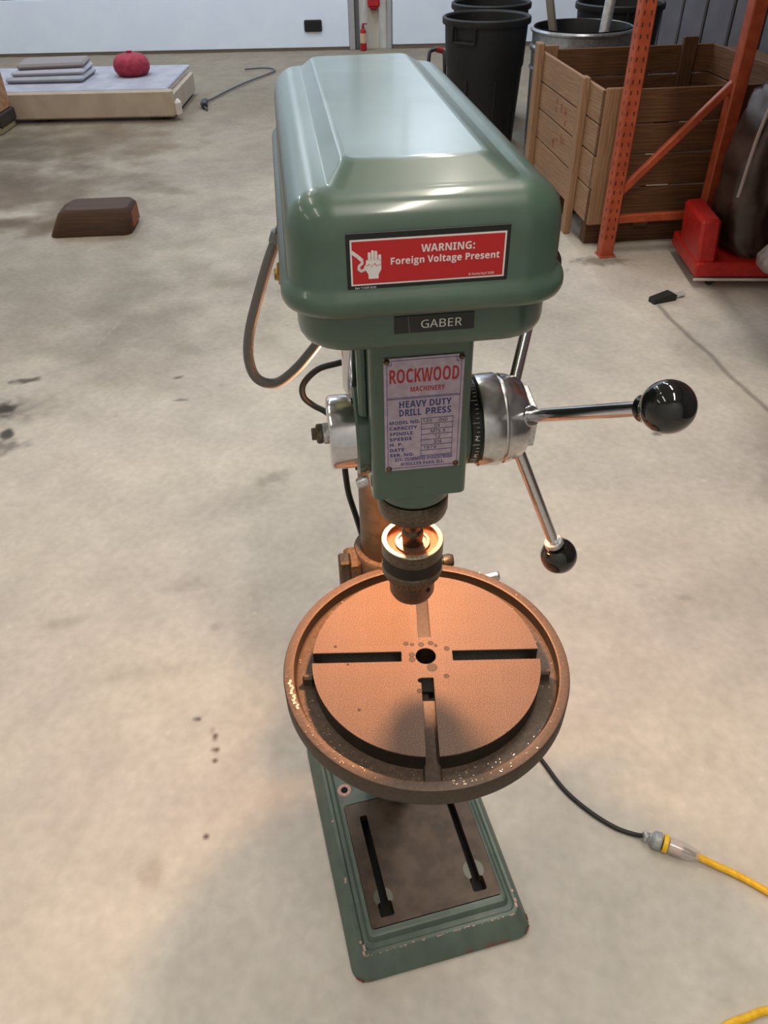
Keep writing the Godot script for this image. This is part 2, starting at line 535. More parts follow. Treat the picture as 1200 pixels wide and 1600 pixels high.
	for k in 8:
		part("glow_pane", bx(Vector3(-6.4 + k * 1.24, 4.45, -11.78), Vector3(1.18, 1.2, 0.03), sheen_glow, 0.004), w1)
		part("mullion", bx(Vector3(-7.02 + k * 1.24, 4.45, -11.77), Vector3(0.05, 1.3, 0.06), dark, 0.004), w1)
	part("mullion", bx(Vector3(-7.02 + 8 * 1.24, 4.45, -11.77), Vector3(0.05, 1.3, 0.06), dark, 0.004), w1)
	for y in [3.82, 5.08]:
		part("rail", bx(Vector3(-2.06, y, -11.77), Vector3(9.97, 0.06, 0.06), dark, 0.004), w1)
	var dl := AreaLight3D.new()  # area light added with the glowing band for the lid sheen
	dl.name = "sheen_light"
	dl.area_size = Vector2(9.8, 1.2)
	dl.light_energy = 0.9
	dl.light_color = Color(0.92, 0.97, 1.0)
	dl.area_range = 30.0
	dl.area_attenuation = 2.0
	dl.shadow_enabled = true
	dl.rotation.y = PI
	dl.position = Vector3(-2.06, 4.45, -11.72)
	w1.add_child(dl)
	# fire extinguisher on the floor, and the red box above it
	var red := plain(rgb(170, 26, 34), 0.35)
	var ex := thing("fire_extinguisher", "small red fire extinguisher standing on the floor between the white doors", "extinguisher", Vector3(-0.135, 0, -11.62))
	part("cylinder", lath([Vector2(0, 0.005), Vector2(0.038, 0.005), Vector2(0.043, 0.02), Vector2(0.043, 0.2), Vector2(0.034, 0.235), Vector2(0.015, 0.25), Vector2(0, 0.25)], red, 20), ex)
	part("label_band", lath([Vector2(0.0436, 0.09), Vector2(0.0436, 0.2)], plain(rgb(196, 170, 140), 0.5), 20), ex)
	part("valve", Mb.new().box(Vector3(0, 0.27, 0), Vector3(0.03, 0.05, 0.03), 0.006).box(Vector3(0.02, 0.3, 0), Vector3(0.07, 0.015, 0.02), 0.004).commit(plain(rgb(120, 24, 26), 0.4)), ex)
	var rb := thing("alarm_box", "red box mounted high on the post between the white doors", "box", Vector3(0.01, 0.47, -11.69))
	part("body", bx(Vector3(0, 0.12, 0), Vector3(0.16, 0.24, 0.11), red, 0.02), rb)
	part("lower_knob", lath([Vector2(0, -0.03), Vector2(0.04, -0.03), Vector2(0.06, 0.0), Vector2(0.06, 0.01)], red, 20), rb)

# ---------------------------------------------------------------- the drill press (own axes: spindle at x = z = 0, front towards +z)
func drill_press() -> void:
	var paint := mottled(rgb(61, 85, 72), rgb(65, 89, 76), 0.5, 0.3)
	paint.clearcoat_enabled = true
	paint.clearcoat = 0.5
	paint.clearcoat_roughness = 0.12
	var lid_paint := mottled(rgb(63, 87, 74), rgb(72, 96, 83), 0.35, 0.34, 0.0, 0.0, 0.012)
	lid_paint.clearcoat_enabled = true
	lid_paint.clearcoat = 0.42
	lid_paint.clearcoat_roughness = 0.11
	var base_paint := mottled(rgb(76, 90, 81), rgb(86, 100, 91), 0.22, 0.42, 0.0, 0.0, 0.015)
	var chrome := mottled(rgb(200, 200, 204), rgb(212, 212, 215), 0.05, 0.16, 1.0)
	var alu := mottled(rgb(188, 188, 190), rgb(208, 208, 208), 0.06, 0.2, 1.0, 0.0)
	var steel := mottled(rgb(84, 75, 64), rgb(108, 97, 84), 0.03, 0.36, 0.85, 0.01)
	var rust := mottled(rgb(80, 66, 54), rgb(100, 84, 68), 0.05, 0.6, 0.4, 0.01)
	var plate_m := mottled(rgb(98, 80, 70), rgb(164, 138, 122), 0.04, 0.48, 0.3, 0.06, 0.1, 0.3, 0.7)
	var shade_iron := mottled(rgb(34, 29, 25), rgb(46, 39, 33), 0.05, 0.4, 0.2)  # dark iron colour that paints shade onto slot and rim walls
	var pan_m := mottled(rgb(70, 57, 47), rgb(82, 67, 56), 0.05, 0.58, 0.25, 0.01)
	var trough_m := mottled(rgb(76, 62, 52), rgb(92, 76, 64), 0.05, 0.45, 0.25, 0.01)
	var rim_m := mottled(rgb(92, 77, 66), rgb(104, 87, 76), 0.04, 0.55, 0.3, 0.01)
	var black := plain(rgb(18, 18, 19), 0.08)
	black.clearcoat_enabled = true
	black.clearcoat = 0.5
	black.clearcoat_roughness = 0.04
	var rubber := plain(rgb(24, 25, 27), 0.55)
	var grey_cord := plain(rgb(88, 86, 84), 0.4)
	var hole := plain(rgb(6, 6, 6), 0.9)  # near-black that paints the shade inside holes and notches
	var chip := mottled(rgb(176, 132, 122), rgb(206, 176, 166), 0.03, 0.7)
	var red_chip := plain(rgb(128, 52, 44), 0.7)
	var zinc := mottled(rgb(170, 172, 174), rgb(214, 216, 218), 0.02, 0.35, 0.9)
	var brass := mottled(rgb(120, 96, 54), rgb(168, 140, 84), 0.03, 0.35, 0.9)
	var dp := thing("drill_press", "green belt-driven drill press with round steel table, standing on the concrete floor", "drill press", Vector3(0.0368, 0, -0.75), deg_to_rad(6.5))
	var rng := RandomNumberGenerator.new()
	rng.seed = 3

	# ---- base (own yaw)
	var X0 := -0.186
	var X1 := 0.204
	var Z0 := -0.2
	var Z1 := 0.397
	var base := part("base", Mb.new().loft([
		rr(X0 + 0.03, X1 - 0.03, Z0 + 0.03, Z1 - 0.03, 0.02, 0.004), rr(X0, X1, Z0, Z1, 0.032, 0.0), rr(X0 - 0.001, X1 + 0.001, Z0, Z1 + 0.001, 0.032, 0.006),
		rr(X0 + 0.003, X1 - 0.003, Z0 + 0.003, Z1 - 0.004, 0.03, 0.014), rr(X0 + 0.02, X1 - 0.015, Z0 + 0.015, Z1 - 0.03, 0.024, 0.044), rr(X0 + 0.023, X1 - 0.018, Z0 + 0.018, Z1 - 0.034, 0.022, 0.0465),
		rr(X0 + 0.03, X1 - 0.024, Z0 + 0.024, Z1 - 0.041, 0.018, 0.0465), rr(X0 + 0.034, X1 - 0.028, Z0 + 0.026, Z1 - 0.045, 0.016, 0.042), rr(X0 + 0.042, X1 - 0.034, Z0 + 0.034, Z1 - 0.055, 0.014, 0.043),
		rr(X0 + 0.047, X1 - 0.038, Z0 + 0.04, Z1 - 0.062, 0.012, 0.054), rr(X0 + 0.051, X1 - 0.041, Z0 + 0.044, Z1 - 0.067, 0.01, 0.056), rr(-0.131, 0.159, 0.034, 0.322, 0.008, 0.056), rr(-0.13, 0.158, 0.035, 0.321, 0.008, 0.016)], true, true, 30.0).commit(base_paint), dp)
	base.position = Vector3(0, 0, -0.26)
	base.rotation.y = deg_to_rad(7.1)
	var slots := []
	for sx in [-0.0915, 0.1165]:
		var key := rrect(sx - 0.0085, sx + 0.0085, 0.07, 0.3, 0.003)
		var sq := rrect(sx - 0.0155, sx + 0.0155, 0.272, 0.303, 0.005)
		slots.append(Geometry2D.merge_polygons(key, sq)[0])
	var mp := Mb.new()
	var flat := Transform3D(Basis(Vector3(1, 0, 0), Vector3(0, 0, 1), Vector3(0, -1, 0)), Vector3(0, 0.0565, 0))   # x/y of the polygon become x/z, pushed downwards
	for span in [[-0.13, -0.0915], [-0.0915, 0.1165], [0.1165, 0.158]]:
		var pol := [PackedVector2Array([Vector2(span[0], 0.036), Vector2(span[1], 0.036), Vector2(span[1], 0.32), Vector2(span[0], 0.32)])]
		for s in slots:
			var nx := []
			for q in pol:
				for r in Geometry2D.clip_polygons(q, s): nx.append(r)
			pol = nx
		for q in pol: mp.prism(q, 0.026, flat)
	part("machined_plate", mp.commit(mottled(rgb(68, 55, 45), rgb(84, 69, 58), 0.2, 0.5, 0.3, 0.0, 0.014)), base, "brown worn plate with two keyhole slots")
	part("slot_shade", bx(Vector3(0.0135, 0.0175, 0.178), Vector3(0.284, 0.004, 0.28), plain(rgb(26, 22, 19), 0.8)), base, "dark sheet painting the shade under the slots")  # dark sheet standing in for the shade below the slots
	for w in [[-0.0915, 0.262, 0.021], [0.1165, 0.256, 0.023]]:
		var ring := Mb.new()
		for sd in [-1, 1]:
			var half := PackedVector2Array()
			for k in 13:
				var a := -1.15 + 2.3 * k / 12.0
				half.append(Vector2(w[0] + sd * cos(a) * w[2], w[1] + sin(a) * w[2]))
			var cl := Geometry2D.clip_polygons(half, slots[0 if w[0] < 0 else 1])
			if cl.size(): ring.prism(cl[0], 0.0006, Transform3D(flat.basis, Vector3(0, 0.0571, 0)))
		part("washer_mark", ring.commit(plain(rgb(96, 96, 88), 0.45, 0.4)), base, "pale bare-metal washer mark")
	part("bolt_hole", lath([Vector2(0.0085, 0.0557), Vector2(0.0085, 0.0575), Vector2(0.0155, 0.0573), Vector2(0.017, 0.0558)], chip, 20, Transform3D(Basis(), Vector3(-0.12, 0, -0.005))), base, "bolt hole ringed by chipped pink primer")
	part("hole_shade", lath([Vector2(0, 0.0562), Vector2(0.0088, 0.0562), Vector2(0.0088, 0.055)], hole, 16, Transform3D(Basis(), Vector3(-0.12, 0, -0.005))), base)  # black disc on the surface, painted as the shade of a hole
	var ch := Mb.new()
	for k in 130:
		var u := (k + rng.randf()) / 130.0
		if rng.randf() < 0.25 + 0.35 * sin(u * 19.0): continue
		var x := lerpf(X0 + 0.03, X1 - 0.03, u)
		ch.box(Vector3(x, 0.0455 + rng.randf_range(-0.001, 0.0008), Z1 - 0.0335 + rng.randf_range(-0.002, 0.001)), Vector3(rng.randf_range(0.002, 0.006), 0.0012, rng.randf_range(0.0008, 0.0032)), 0.0004, Basis(Vector3.RIGHT, 0.5))
	for e in [[X0 + 0.032, Z1 - 0.05, 0.012], [X0 + 0.029, Z1 - 0.04, 0.008], [X0 + 0.027, Z1 - 0.062, 0.006], [X0 + 0.024, 0.2, 0.008], [X0 + 0.023, 0.205, 0.006], [X0 + 0.023, 0.06, 0.005], [X1 - 0.022, Z1 - 0.05, 0.01], [X1 - 0.02, Z1 - 0.06, 0.008], [X1 - 0.019, Z1 - 0.08, 0.006]]:
		ch.box(Vector3(e[0], 0.0468, e[1]), Vector3(0.005, 0.0014, e[2]), 0.0004)
	part("chipped_edge", ch.commit(chip), base, "pink primer showing along the chipped edge").set_meta("kind", "stuff")
	var rc := Mb.new()
	for e in [[X0 + 0.012, Z1 - 0.006, 0.018, 0.7], [0.11, Z1 - 0.001, 0.03, 0.0], [0.14, Z1 - 0.001, 0.02, 0.0], [0.06, Z1 - 0.001, 0.014, 0.0], [X1 - 0.008, Z1 - 0.01, 0.02, -0.8], [X1 + 0.0005, Z1 - 0.035, 0.012, PI / 2]]:
		rc.box(Vector3(e[0], 0.008, e[1]), Vector3(e[2], 0.006, 0.002), 0.0006, Basis(Vector3.UP, -e[3]))
	part("red_primer", rc.commit(red_chip), base, "red primer showing at the foot of the base").set_meta("kind", "stuff")
	part("column_socket", lath([Vector2(0.056, 0.055), Vector2(0.056, 0.14), Vector2(0.054, 0.145), Vector2(0.05, 0.145)], base_paint, 36), base)

	# ---- column, table support
	var colm := mottled(rgb(92, 74, 56), rgb(116, 96, 76), 0.12, 0.45, 0.6, 0.0, 0.012)
	part("column", lath([Vector2(0, 0.05), Vector2(0.05, 0.05), Vector2(0.05, 1.3), Vector2(0, 1.3)], colm, 40, Transform3D(Basis(), Vector3(0, 0, -0.26))), dp)
	var br := Mb.new()
	br.lathe([Vector2(0.0505, 0.735), Vector2(0.06, 0.735), Vector2(0.063, 0.74), Vector2(0.063, 0.83), Vector2(0.06, 0.835), Vector2(0.0505, 0.835), Vector2(0.0505, 0.735)], 36, Transform3D(Basis(), Vector3(0, 0, -0.26)))
	br.box(Vector3(0.01, 0.762, -0.13), Vector3(0.075, 0.05, 0.2), 0.008, Basis(Vector3.UP, 0.05))
	br.lathe([Vector2(0, 0.70), Vector2(0.036, 0.70), Vector2(0.042, 0.72), Vector2(0.046, 0.797), Vector2(0, 0.797)], 28, Transform3D(Basis(), Vector3(0.0205, 0, 0.005)))
	br.box(Vector3(-0.068, 0.79, -0.245), Vector3(0.028, 0.085, 0.05), 0.006)
	part("table_bracket", br.commit(rust), dp)
	var cl2 := Mb.new()
	cl2.lathe([Vector2(0, 0), Vector2(0.006, 0), Vector2(0.006, 0.028), Vector2(0.011, 0.029), Vector2(0.0125, 0.04), Vector2(0.01, 0.047), Vector2(0, 0.047)], 16, Transform3D(Basis(Vector3(0, 0, 1), -PI / 2), Vector3(0.06, 0.828, -0.21)))
	part("clamp_bolt", cl2.commit(steel), dp)
	part("table_lock_bolt", lath([Vector2(0, 0), Vector2(0.009, 0), Vector2(0.009, 0.055), Vector2(0.007, 0.058), Vector2(0, 0.058)], zinc, 6, Transform3D(Basis(Vector3(0, 0, 1), -PI / 2 + 0.15), Vector3(0.13, 0.79, -0.19))), dp, "bright hexagonal lock bolt")
	part("clamp_lever", Mb.new().box(Vector3(-0.082, 0.795, -0.232), Vector3(0.022, 0.09, 0.03), 0.004).commit(steel), dp)

	# ---- table
	var table := part("work_table", lath([Vector2(0.16, 0.79), Vector2(0.2, 0.79), Vector2(0.213, 0.792), Vector2(0.2165, 0.797), Vector2(0.2168, 0.8265), Vector2(0.2155, 0.8295)], pan_m, 96), dp, "round cast table with a raised rim")
	table.position = Vector3(0.0212, 0, 0.0058)
	table.rotation.y = deg_to_rad(-6.5)
	part("rim", lath([Vector2(0.2155, 0.8295), Vector2(0.214, 0.8303), Vector2(0.203, 0.8303), Vector2(0.2012, 0.829)], rim_m, 96), table)
	var tr := Mb.new()
	tr.lathe([Vector2(0.1985, 0.813), Vector2(0.196, 0.8105), Vector2(0.16, 0.8105), Vector2(0.16, 0.79)], 96)
	part("rim_wall", lath([Vector2(0.2012, 0.829), Vector2(0.1995, 0.815), Vector2(0.1983, 0.8128)], shade_iron, 96), table, "inner wall of the rim with painted shade")  # rim wall coloured dark to paint in its shade from the lamp
	part("slot_floor", Mb.new().box(Vector3(0, 0.812, 0.132), Vector3(0.024, 0.016, 0.135), 0.002).commit(mottled(rgb(62, 50, 42), rgb(76, 62, 52), 0.05, 0.55, 0.2)), table)
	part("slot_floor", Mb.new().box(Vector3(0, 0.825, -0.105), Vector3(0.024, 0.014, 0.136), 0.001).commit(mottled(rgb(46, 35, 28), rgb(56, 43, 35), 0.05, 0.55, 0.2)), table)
	tr.box(Vector3(-0.178, 0.817, 0.022), Vector3(0.018, 0.022, 0.009), 0.003)
	tr.box(Vector3(0.178, 0.817, 0.022), Vector3(0.018, 0.022, 0.009), 0.003)
	part("coolant_trough", tr.commit(trough_m), table, "dark oiled trough around the plate")
	var disc := circle(Vector2.ZERO, 0.172, 128)
	var cuts := [rrect(-0.3, -0.0365, -0.0098, 0.0098, 0.001, 1), rrect(0.0405, 0.3, -0.0098, 0.0098, 0.001, 1), rrect(-0.0093, 0.0093, 0.0405, 0.3, 0.001, 1), rrect(-0.0098, 0.0098, -0.3, -0.037, 0.001, 1), circle(Vector2.ZERO, 0.0155, 32), circle(Vector2(-0.010, 0.0455), 0.0045, 14)]
	var pl := Mb.new()
	var pl2 := Mb.new()
	for qx in [[-0.4, 0.0], [0.0, 0.4]]:
		for qz in [[-0.4, 0.0], [0.0, 0.4]]:
			var pol := Geometry2D.intersect_polygons(disc, PackedVector2Array([Vector2(qx[0], qz[0]), Vector2(qx[1], qz[0]), Vector2(qx[1], qz[1]), Vector2(qx[0], qz[1])]))
			for cu in cuts:
				var nx := []
				for q in pol:
					for r in Geometry2D.clip_polygons(q, cu): nx.append(r)
				pol.assign(nx)
			for q in pol:
				pl.prism(q, 0.002, Transform3D(flat.basis, Vector3(0, 0.842, 0)))
				pl2.prism(q, 0.033, Transform3D(flat.basis, Vector3(0, 0.84, 0)))  # dark lower layer paints the shade in the slots and plate edge
	part("slotted_plate", pl2.commit(shade_iron, pl.commit(plate_m)), table, "flat steel plate with four slots and a centre hole")
	for e in [[-0.006, -0.0225, 0.0042], [0.009, -0.025, 0.004], [-0.02, -0.023, 0.003], [-0.029, -0.025, 0.0036], [0.0165, -0.02, 0.0026], [0.033, -0.014, 0.004], [0.008, 0.022, 0.007], [-0.021, 0.006, 0.0045], [-0.021, -0.003, 0.004], [0.0285, 0.0385, 0.0036], [-0.0125, 0.064, 0.0035], [-0.138, -0.022, 0.0022], [-0.118, 0.013, 0.0018], [-0.1, 0.095, 0.0022]]:
		part("drill_mark", lath([Vector2(0, 0.8421), Vector2(e[2] * 0.75, 0.84212), Vector2(e[2], 0.84235), Vector2(e[2] * 1.15, 0.842)], plain(rgb(50, 38, 31), 0.7), 12, Transform3D(Basis(), Vector3(e[0], 0, e[1]))), table)
	var sh := Mb.new()
	for k in 260:
		var a := rng.randf_range(0.0, TAU)
		if rng.randf() < 0.55: a = rng.randf_range(0.9, 2.9)
		var r := rng.randf_range(0.178, 0.2) if rng.randf() < 0.7 else rng.randf_range(0.203, 0.214)
		var y := 0.8112 if r < 0.201 else 0.8308
		var s := rng.randf_range(0.0005, 0.0013)
		sh.box(Vector3(cos(a) * r, y, sin(a) * r), Vector3(s * rng.randf_range(1, 3), s, s), 0.0, Basis(Vector3.UP, rng.randf() * 3.0))
	part("metal_shaving", sh.commit(plain(rgb(210, 190, 170), 0.3, 0.8)), table, "bright metal shavings in the trough and on the rim").set_meta("kind", "stuff")
	var pk := Mb.new()
	for k in 12:
		var a := PI - 0.16 - k * 0.022
		pk.box(Vector3(cos(a) * (0.2065 + sin(k * 1.7) * 0.002), 0.8305, sin(a) * 0.2065), Vector3(0.0035, 0.001, 0.0055), 0.0003, Basis(Vector3.UP, k * 0.9))
	part("scraped_spot", pk.commit(plain(rgb(196, 186, 172), 0.5)), table, "pale scraped spot on the rim")

	# ---- head casting
	var hd := Mb.new()
	var hr := []
	for e in [[1.172, 0.01], [1.1825, 0.004], [1.186, 0.0], [1.415, 0.0]]:
		var y: float = e[0] + (0.011 if e[0] < 1.18 else 0.0)
		var ring := rr(-0.0545 + e[1], 0.0565 - e[1], -0.115, 0.0455 - e[1], 0.009, y)
		for i in ring.size():
			if ring[i].z < -0.02: ring[i].z += 0.05
		hr.append(ring)
	hd.loft(hr, true, true, 30.0)
	hd.lathe([Vector2(0, 1.164), Vector2(0.043, 1.164), Vector2(0.046, 1.168), Vector2(0.046, 1.2), Vector2(0, 1.2)], 40)
	hd.box(Vector3(0.001, 1.224, -0.055), Vector3(0.122, 0.074, 0.11), 0.006)
	hd.box(Vector3(0.002, 1.33, -0.14), Vector3(0.084, 0.16, 0.22), 0.012)
	hd.lathe([Vector2(0.05, 1.25), Vector2(0.07, 1.25), Vector2(0.074, 1.256), Vector2(0.074, 1.41), Vector2(0.05, 1.41), Vector2(0.05, 1.25)], 36, Transform3D(Basis(), Vector3(0, 0, -0.26)))
	hd.lathe([Vector2(0, -0.0685), Vector2(0.05, -0.0685), Vector2(0.053, -0.066), Vector2(0.053, -0.05), Vector2(0, -0.05)], 36, along_x(1.236, -0.03))
	hd.lathe([Vector2(0, 0.05), Vector2(0.053, 0.05), Vector2(0.053, 0.064), Vector2(0.05, 0.067), Vector2(0, 0.067)], 36, along_x(1.236, -0.03))
	hd.box(Vector3(-0.0585, 1.345, 0.006), Vector3(0.012, 0.13, 0.018), 0.004)
	var head := part("head_casting", hd.commit(paint), dp)
	nameplate(head)
	part("set_screw", lath([Vector2(0, 0), Vector2(0.0075, 0), Vector2(0.0075, 0.012), Vector2(0.006, 0.0145), Vector2(0, 0.0145)], zinc, 6, Transform3D(Basis(Vector3(0, 0, 1), PI / 2 + 0.2), Vector3(-0.057, 1.193, 0.016))), head, "bright hexagonal set screw")
	# return-spring cover on the left
	var sc := part("spring_cover", lath([Vector2(0, -0.099), Vector2(0.0405, -0.099), Vector2(0.0435, -0.0975), Vector2(0.0448, -0.094), Vector2(0.0448, -0.0595), Vector2(0.0435, -0.058), Vector2(0, -0.058)], chrome, 48, along_x(1.236, -0.03)), dp, "chromed round return-spring cover")
	part("notch", bx(Vector3(-0.0655, 1.2803, -0.026), Vector3(0.009, 0.002, 0.010), hole), sc)
	part("notch", bx(Vector3(-0.0655, 1.1935, -0.015), Vector3(0.009, 0.003, 0.012), hole), sc)
	part("lock_nut", lath([Vector2(0, -0.1065), Vector2(0.0125, -0.1065), Vector2(0.0145, -0.1045), Vector2(0.0145, -0.099), Vector2(0, -0.099)], zinc, 6, along_x(1.236, -0.03)), sc)
	part("lock_nut", lath([Vector2(0, -0.114), Vector2(0.0115, -0.114), Vector2(0.0135, -0.112), Vector2(0.0135, -0.1068), Vector2(0, -0.1068)], steel, 6, along_x(1.236, -0.03)), sc)
	part("stud", lath([Vector2(0, -0.1195), Vector2(0.007, -0.1195), Vector2(0.0075, -0.118), Vector2(0.0075, -0.113), Vector2(0, -0.113)], rust, 14, along_x(1.236, -0.03)), sc)
	part("guide_rod", lath([Vector2(0, 1.26), Vector2(0.0125, 1.26), Vector2(0.0135, 1.264), Vector2(0.0135, 1.42), Vector2(0, 1.42)], chrome, 24, Transform3D(Basis(), Vector3(-0.0615, 0, -0.085))), dp, "chromed upright rod beside the head")

	# ---- feed hub and handles on the right
	var hx := along_x(1.236, -0.03)
	var hub := part("feed_hub", lath([Vector2(0, 0.078), Vector2(0.054, 0.078), Vector2(0.0565, 0.08), Vector2(0.0572, 0.104), Vector2(0.0562, 0.106), Vector2(0.0535, 0.1075), Vector2(0.0535, 0.1095), Vector2(0.0555, 0.111), Vector2(0.0545, 0.118), Vector2(0.0505, 0.131), Vector2(0.044, 0.138), Vector2(0.034, 0.1405), Vector2(0.03, 0.1435), Vector2(0, 0.1435)], alu, 56, hx), dp, "cast aluminium feed hub")
	part("end_plate", Mb.new().box(Vector3(0.1475, 1.236, -0.03), Vector3(0.0085, 0.054, 0.054), 0.0015, Basis(Vector3.RIGHT, 0.12)).commit(zinc), hub, "square plated end plate")
	var dial := part("depth_dial", lath([Vector2(0.05, 0.0665), Vector2(0.0515, 0.067), Vector2(0.0515, 0.0755), Vector2(0.0525, 0.0757), Vector2(0.0525, 0.078), Vector2(0.05, 0.078)], plain(rgb(20, 20, 21), 0.4), 56, hx), dp, "black depth dial with white graduations")
	var tk := Mb.new()
	for k in 60:
		var a := TAU * k / 60.0
		var ln := 0.0085 if k % 5 == 0 else 0.004
		tk.box(Vector3(0.0757 - ln / 2.0, 1.236 + sin(a) * 0.0517, -0.03 + cos(a) * 0.0517), Vector3(ln, 0.0005, 0.0009), 0.0, Basis(Vector3.RIGHT, -a))
	var tkm := tk.commit(plain(rgb(214, 210, 200), 0.5))
	part("graduation", tkm, dial).set_meta("kind", "stuff")
	for k in 4:
		var num := part("dial_number", lettering(ArrayMesh.new(), plain(rgb(214, 210, 200), 0.5), [["%d" % (k + 2), 0, 0, 0.0038, 0.006]], 0.0), dial)
		var a := -0.42 + 0.524 * (1 - k)
		num.transform = Transform3D(Basis(Vector3.RIGHT, -a), Vector3(0.0715, 1.236 + sin(a + 0.07) * 0.0518, -0.03 + cos(a + 0.07) * 0.0518))
	var tilt := deg_to_rad(22)
	for k in 3:
		var a := deg_to_rad(33 - 120 * k)
		var d := Vector3(sin(tilt), cos(tilt) * sin(a), cos(tilt) * cos(a))
		var o := Vector3(0.12, 1.236, -0.03)
		var rod := part("feed_handle", Mb.new().tube(PackedVector3Array([o + d * 0.03, o + d * 0.13, o + d * 0.243]), 0.0078, 16).commit(chrome), dp)
		var yb := d
		var xb := yb.cross(Vector3(0, 0.3, 1)).normalized()
		var xf := Transform3D(Basis(xb, yb, xb.cross(yb)), o)
		part("handle_boss", lath([Vector2(0.014, 0.03), Vector2(0.0125, 0.05), Vector2(0.0115, 0.052), Vector2(0.008, 0.052)], alu, 20, xf), rod)
		var pr := [Vector2(0.008, 0.2195), Vector2(0.0125, 0.2195), Vector2(0.0135, 0.221), Vector2(0.0135, 0.228), Vector2(0.0152, 0.231)]
		if k == 1: pr = [Vector2(0.008, 0.2265), Vector2(0.0125, 0.2265), Vector2(0.0125, 0.2325)]
		var R := 0.0258
		for i in 15:
			var an := -0.86 + (PI / 2 + 0.86) * i / 14.0
			pr.append(Vector2(R * cos(an), 0.252 + R * sin(an) + (0.001 if an > -0.12 else 0.0)) if i < 14 else Vector2(0, 0.252 + R + 0.001))
		part("knob", lath(pr, black, 40, xf), rod, "glossy black ball knob")
		if k == 1: part("ferrule", lath([Vector2(0.008, 0.222), Vector2(0.0125, 0.222), Vector2(0.0135, 0.2235), Vector2(0.0135, 0.2285), Vector2(0.0125, 0.2295), Vector2(0.008, 0.2295)], zinc, 24, xf), rod)

	# ---- quill, spindle, chuck
	part("quill_collar", lath([Vector2(0, 1.131), Vector2(0.04, 1.131), Vector2(0.0432, 1.1335), Vector2(0.0445, 1.138), Vector2(0.0445, 1.158), Vector2(0.0428, 1.161), Vector2(0.038, 1.162), Vector2(0.038, 1.17), Vector2(0, 1.17)], steel, 48), dp)
	part("spindle", lath([Vector2(0, 1.06), Vector2(0.0125, 1.06), Vector2(0.014, 1.082), Vector2(0.0148, 1.0855), Vector2(0.0142, 1.096), Vector2(0.0122, 1.099), Vector2(0.0122, 1.104), Vector2(0.0138, 1.107), Vector2(0.0138, 1.118), Vector2(0.012, 1.121), Vector2(0.012, 1.135), Vector2(0, 1.135)], steel, 32), dp)
	var chuck := part("drill_chuck", lath([Vector2(0.0345, 1.0795), Vector2(0.0395, 1.0795), Vector2(0.041, 1.078), Vector2(0.041, 1.06), Vector2(0.0398, 1.059), Vector2(0.0398, 1.038), Vector2(0.0408, 1.037)], steel, 56), dp, "keyed drill chuck")
	part("bright_ring", lath([Vector2(0.0338, 1.078), Vector2(0.0345, 1.0797), Vector2(0.0402, 1.0797), Vector2(0.041, 1.0785)], mottled(rgb(160, 146, 124), rgb(184, 170, 148), 0.03, 0.35, 0.5), 56), chuck)
	part("rusty_recess", lath([Vector2(0.0338, 1.0785), Vector2(0.033, 1.0755), Vector2(0.0235, 1.0725)], mottled(rgb(112, 52, 26), rgb(160, 84, 44), 0.02, 0.8, 0.0, 0.03), 48), chuck, "rusty recess in the top of the chuck")
	part("inner_ring", lath([Vector2(0.0235, 1.0725), Vector2(0.0228, 1.0745), Vector2(0.0195, 1.0745), Vector2(0.0188, 1.073), Vector2(0.012, 1.073)], mottled(rgb(112, 90, 70), rgb(134, 110, 88), 0.02, 0.45, 0.4), 40), chuck)
	part("grip_band", lath([Vector2(0.0396, 1.0585), Vector2(0.0403, 1.0575), Vector2(0.0403, 1.0395), Vector2(0.0396, 1.0385)], plain(rgb(40, 34, 28), 0.6, 0.4), 56), chuck, "dark band round the chuck")
	var gear := Mb.new()
	var teeth := 32
	var rings := []
	for e in [[0.0408, 1.037, 0.0], [0.0412, 1.03, 0.0], [0.0412, 1.026, 1.0], [0.036, 1.0165, 1.0], [0.0312, 1.0155, 0.0], [0.031, 0.988, 0.0], [0.0285, 0.982, 0.0], [0.024, 0.98, 0.0], [0.0105, 0.98, 0.0], [0.0085, 1.0, 0.0]]:
		var ring := PackedVector3Array()
		for k in teeth * 4:
			var a := TAU * k / (teeth * 4)
			var rr2: float = e[0] - (0.003 * e[2] if k % 4 < 2 else 0.0)
			ring.append(Vector3(cos(a) * rr2, e[1], sin(a) * rr2))
		rings.append(ring)
	gear.loft(rings, true, true, 25.0)
	part("toothed_sleeve", gear.commit(steel), chuck, "toothed key sleeve with the jaw nose below")
	for e in [2.2, -0.6, 4.3]:
		part("key_hole", lath([Vector2(0, 0.0316), Vector2(0.0035, 0.0316), Vector2(0.0036, 0.03)], hole, 12, Transform3D(Basis(Vector3.UP, e - PI / 2) * Basis(Vector3.RIGHT, PI / 2), Vector3(0, 1.004, 0))), chuck)

	# ---- belt guard
	var gx0 := -0.1275
	var gx1 := 0.1195
	var gz0 := -0.51
	var gz1 := 0.115
	var lr := []
	for e in [[0.008, 1.4520], [-0.002, 1.4524], [-0.0062, 1.4545], [-0.008, 1.459], [-0.008, 1.4655], [-0.0062, 1.4705], [-0.002, 1.474], [0.0, 1.4785], [0.0005, 1.514], [0.0015, 1.524], [0.0045, 1.533], [0.0095, 1.5405], [0.016, 1.546], [0.0235, 1.5495], [0.0305, 1.5508]]:
		lr.append(rr(gx0 + e[0], gx1 - e[0], gz0 + e[0], gz1 - e[0], 0.044 - e[0], e[1], 8))
	lr.append(rr(-0.0885, 0.0805, -0.478, 0.083, 0.016, 1.5512, 8))
	lr.append(rr(-0.0865, 0.0785, -0.4765, 0.081, 0.016, 1.5518, 8))
	lr.append(rr(-0.0735, 0.0615, -0.4685, 0.047, 0.013, 1.5615, 8))
	lr.append(rr(-0.0715, 0.0595, -0.467, 0.043, 0.013, 1.5627, 8))
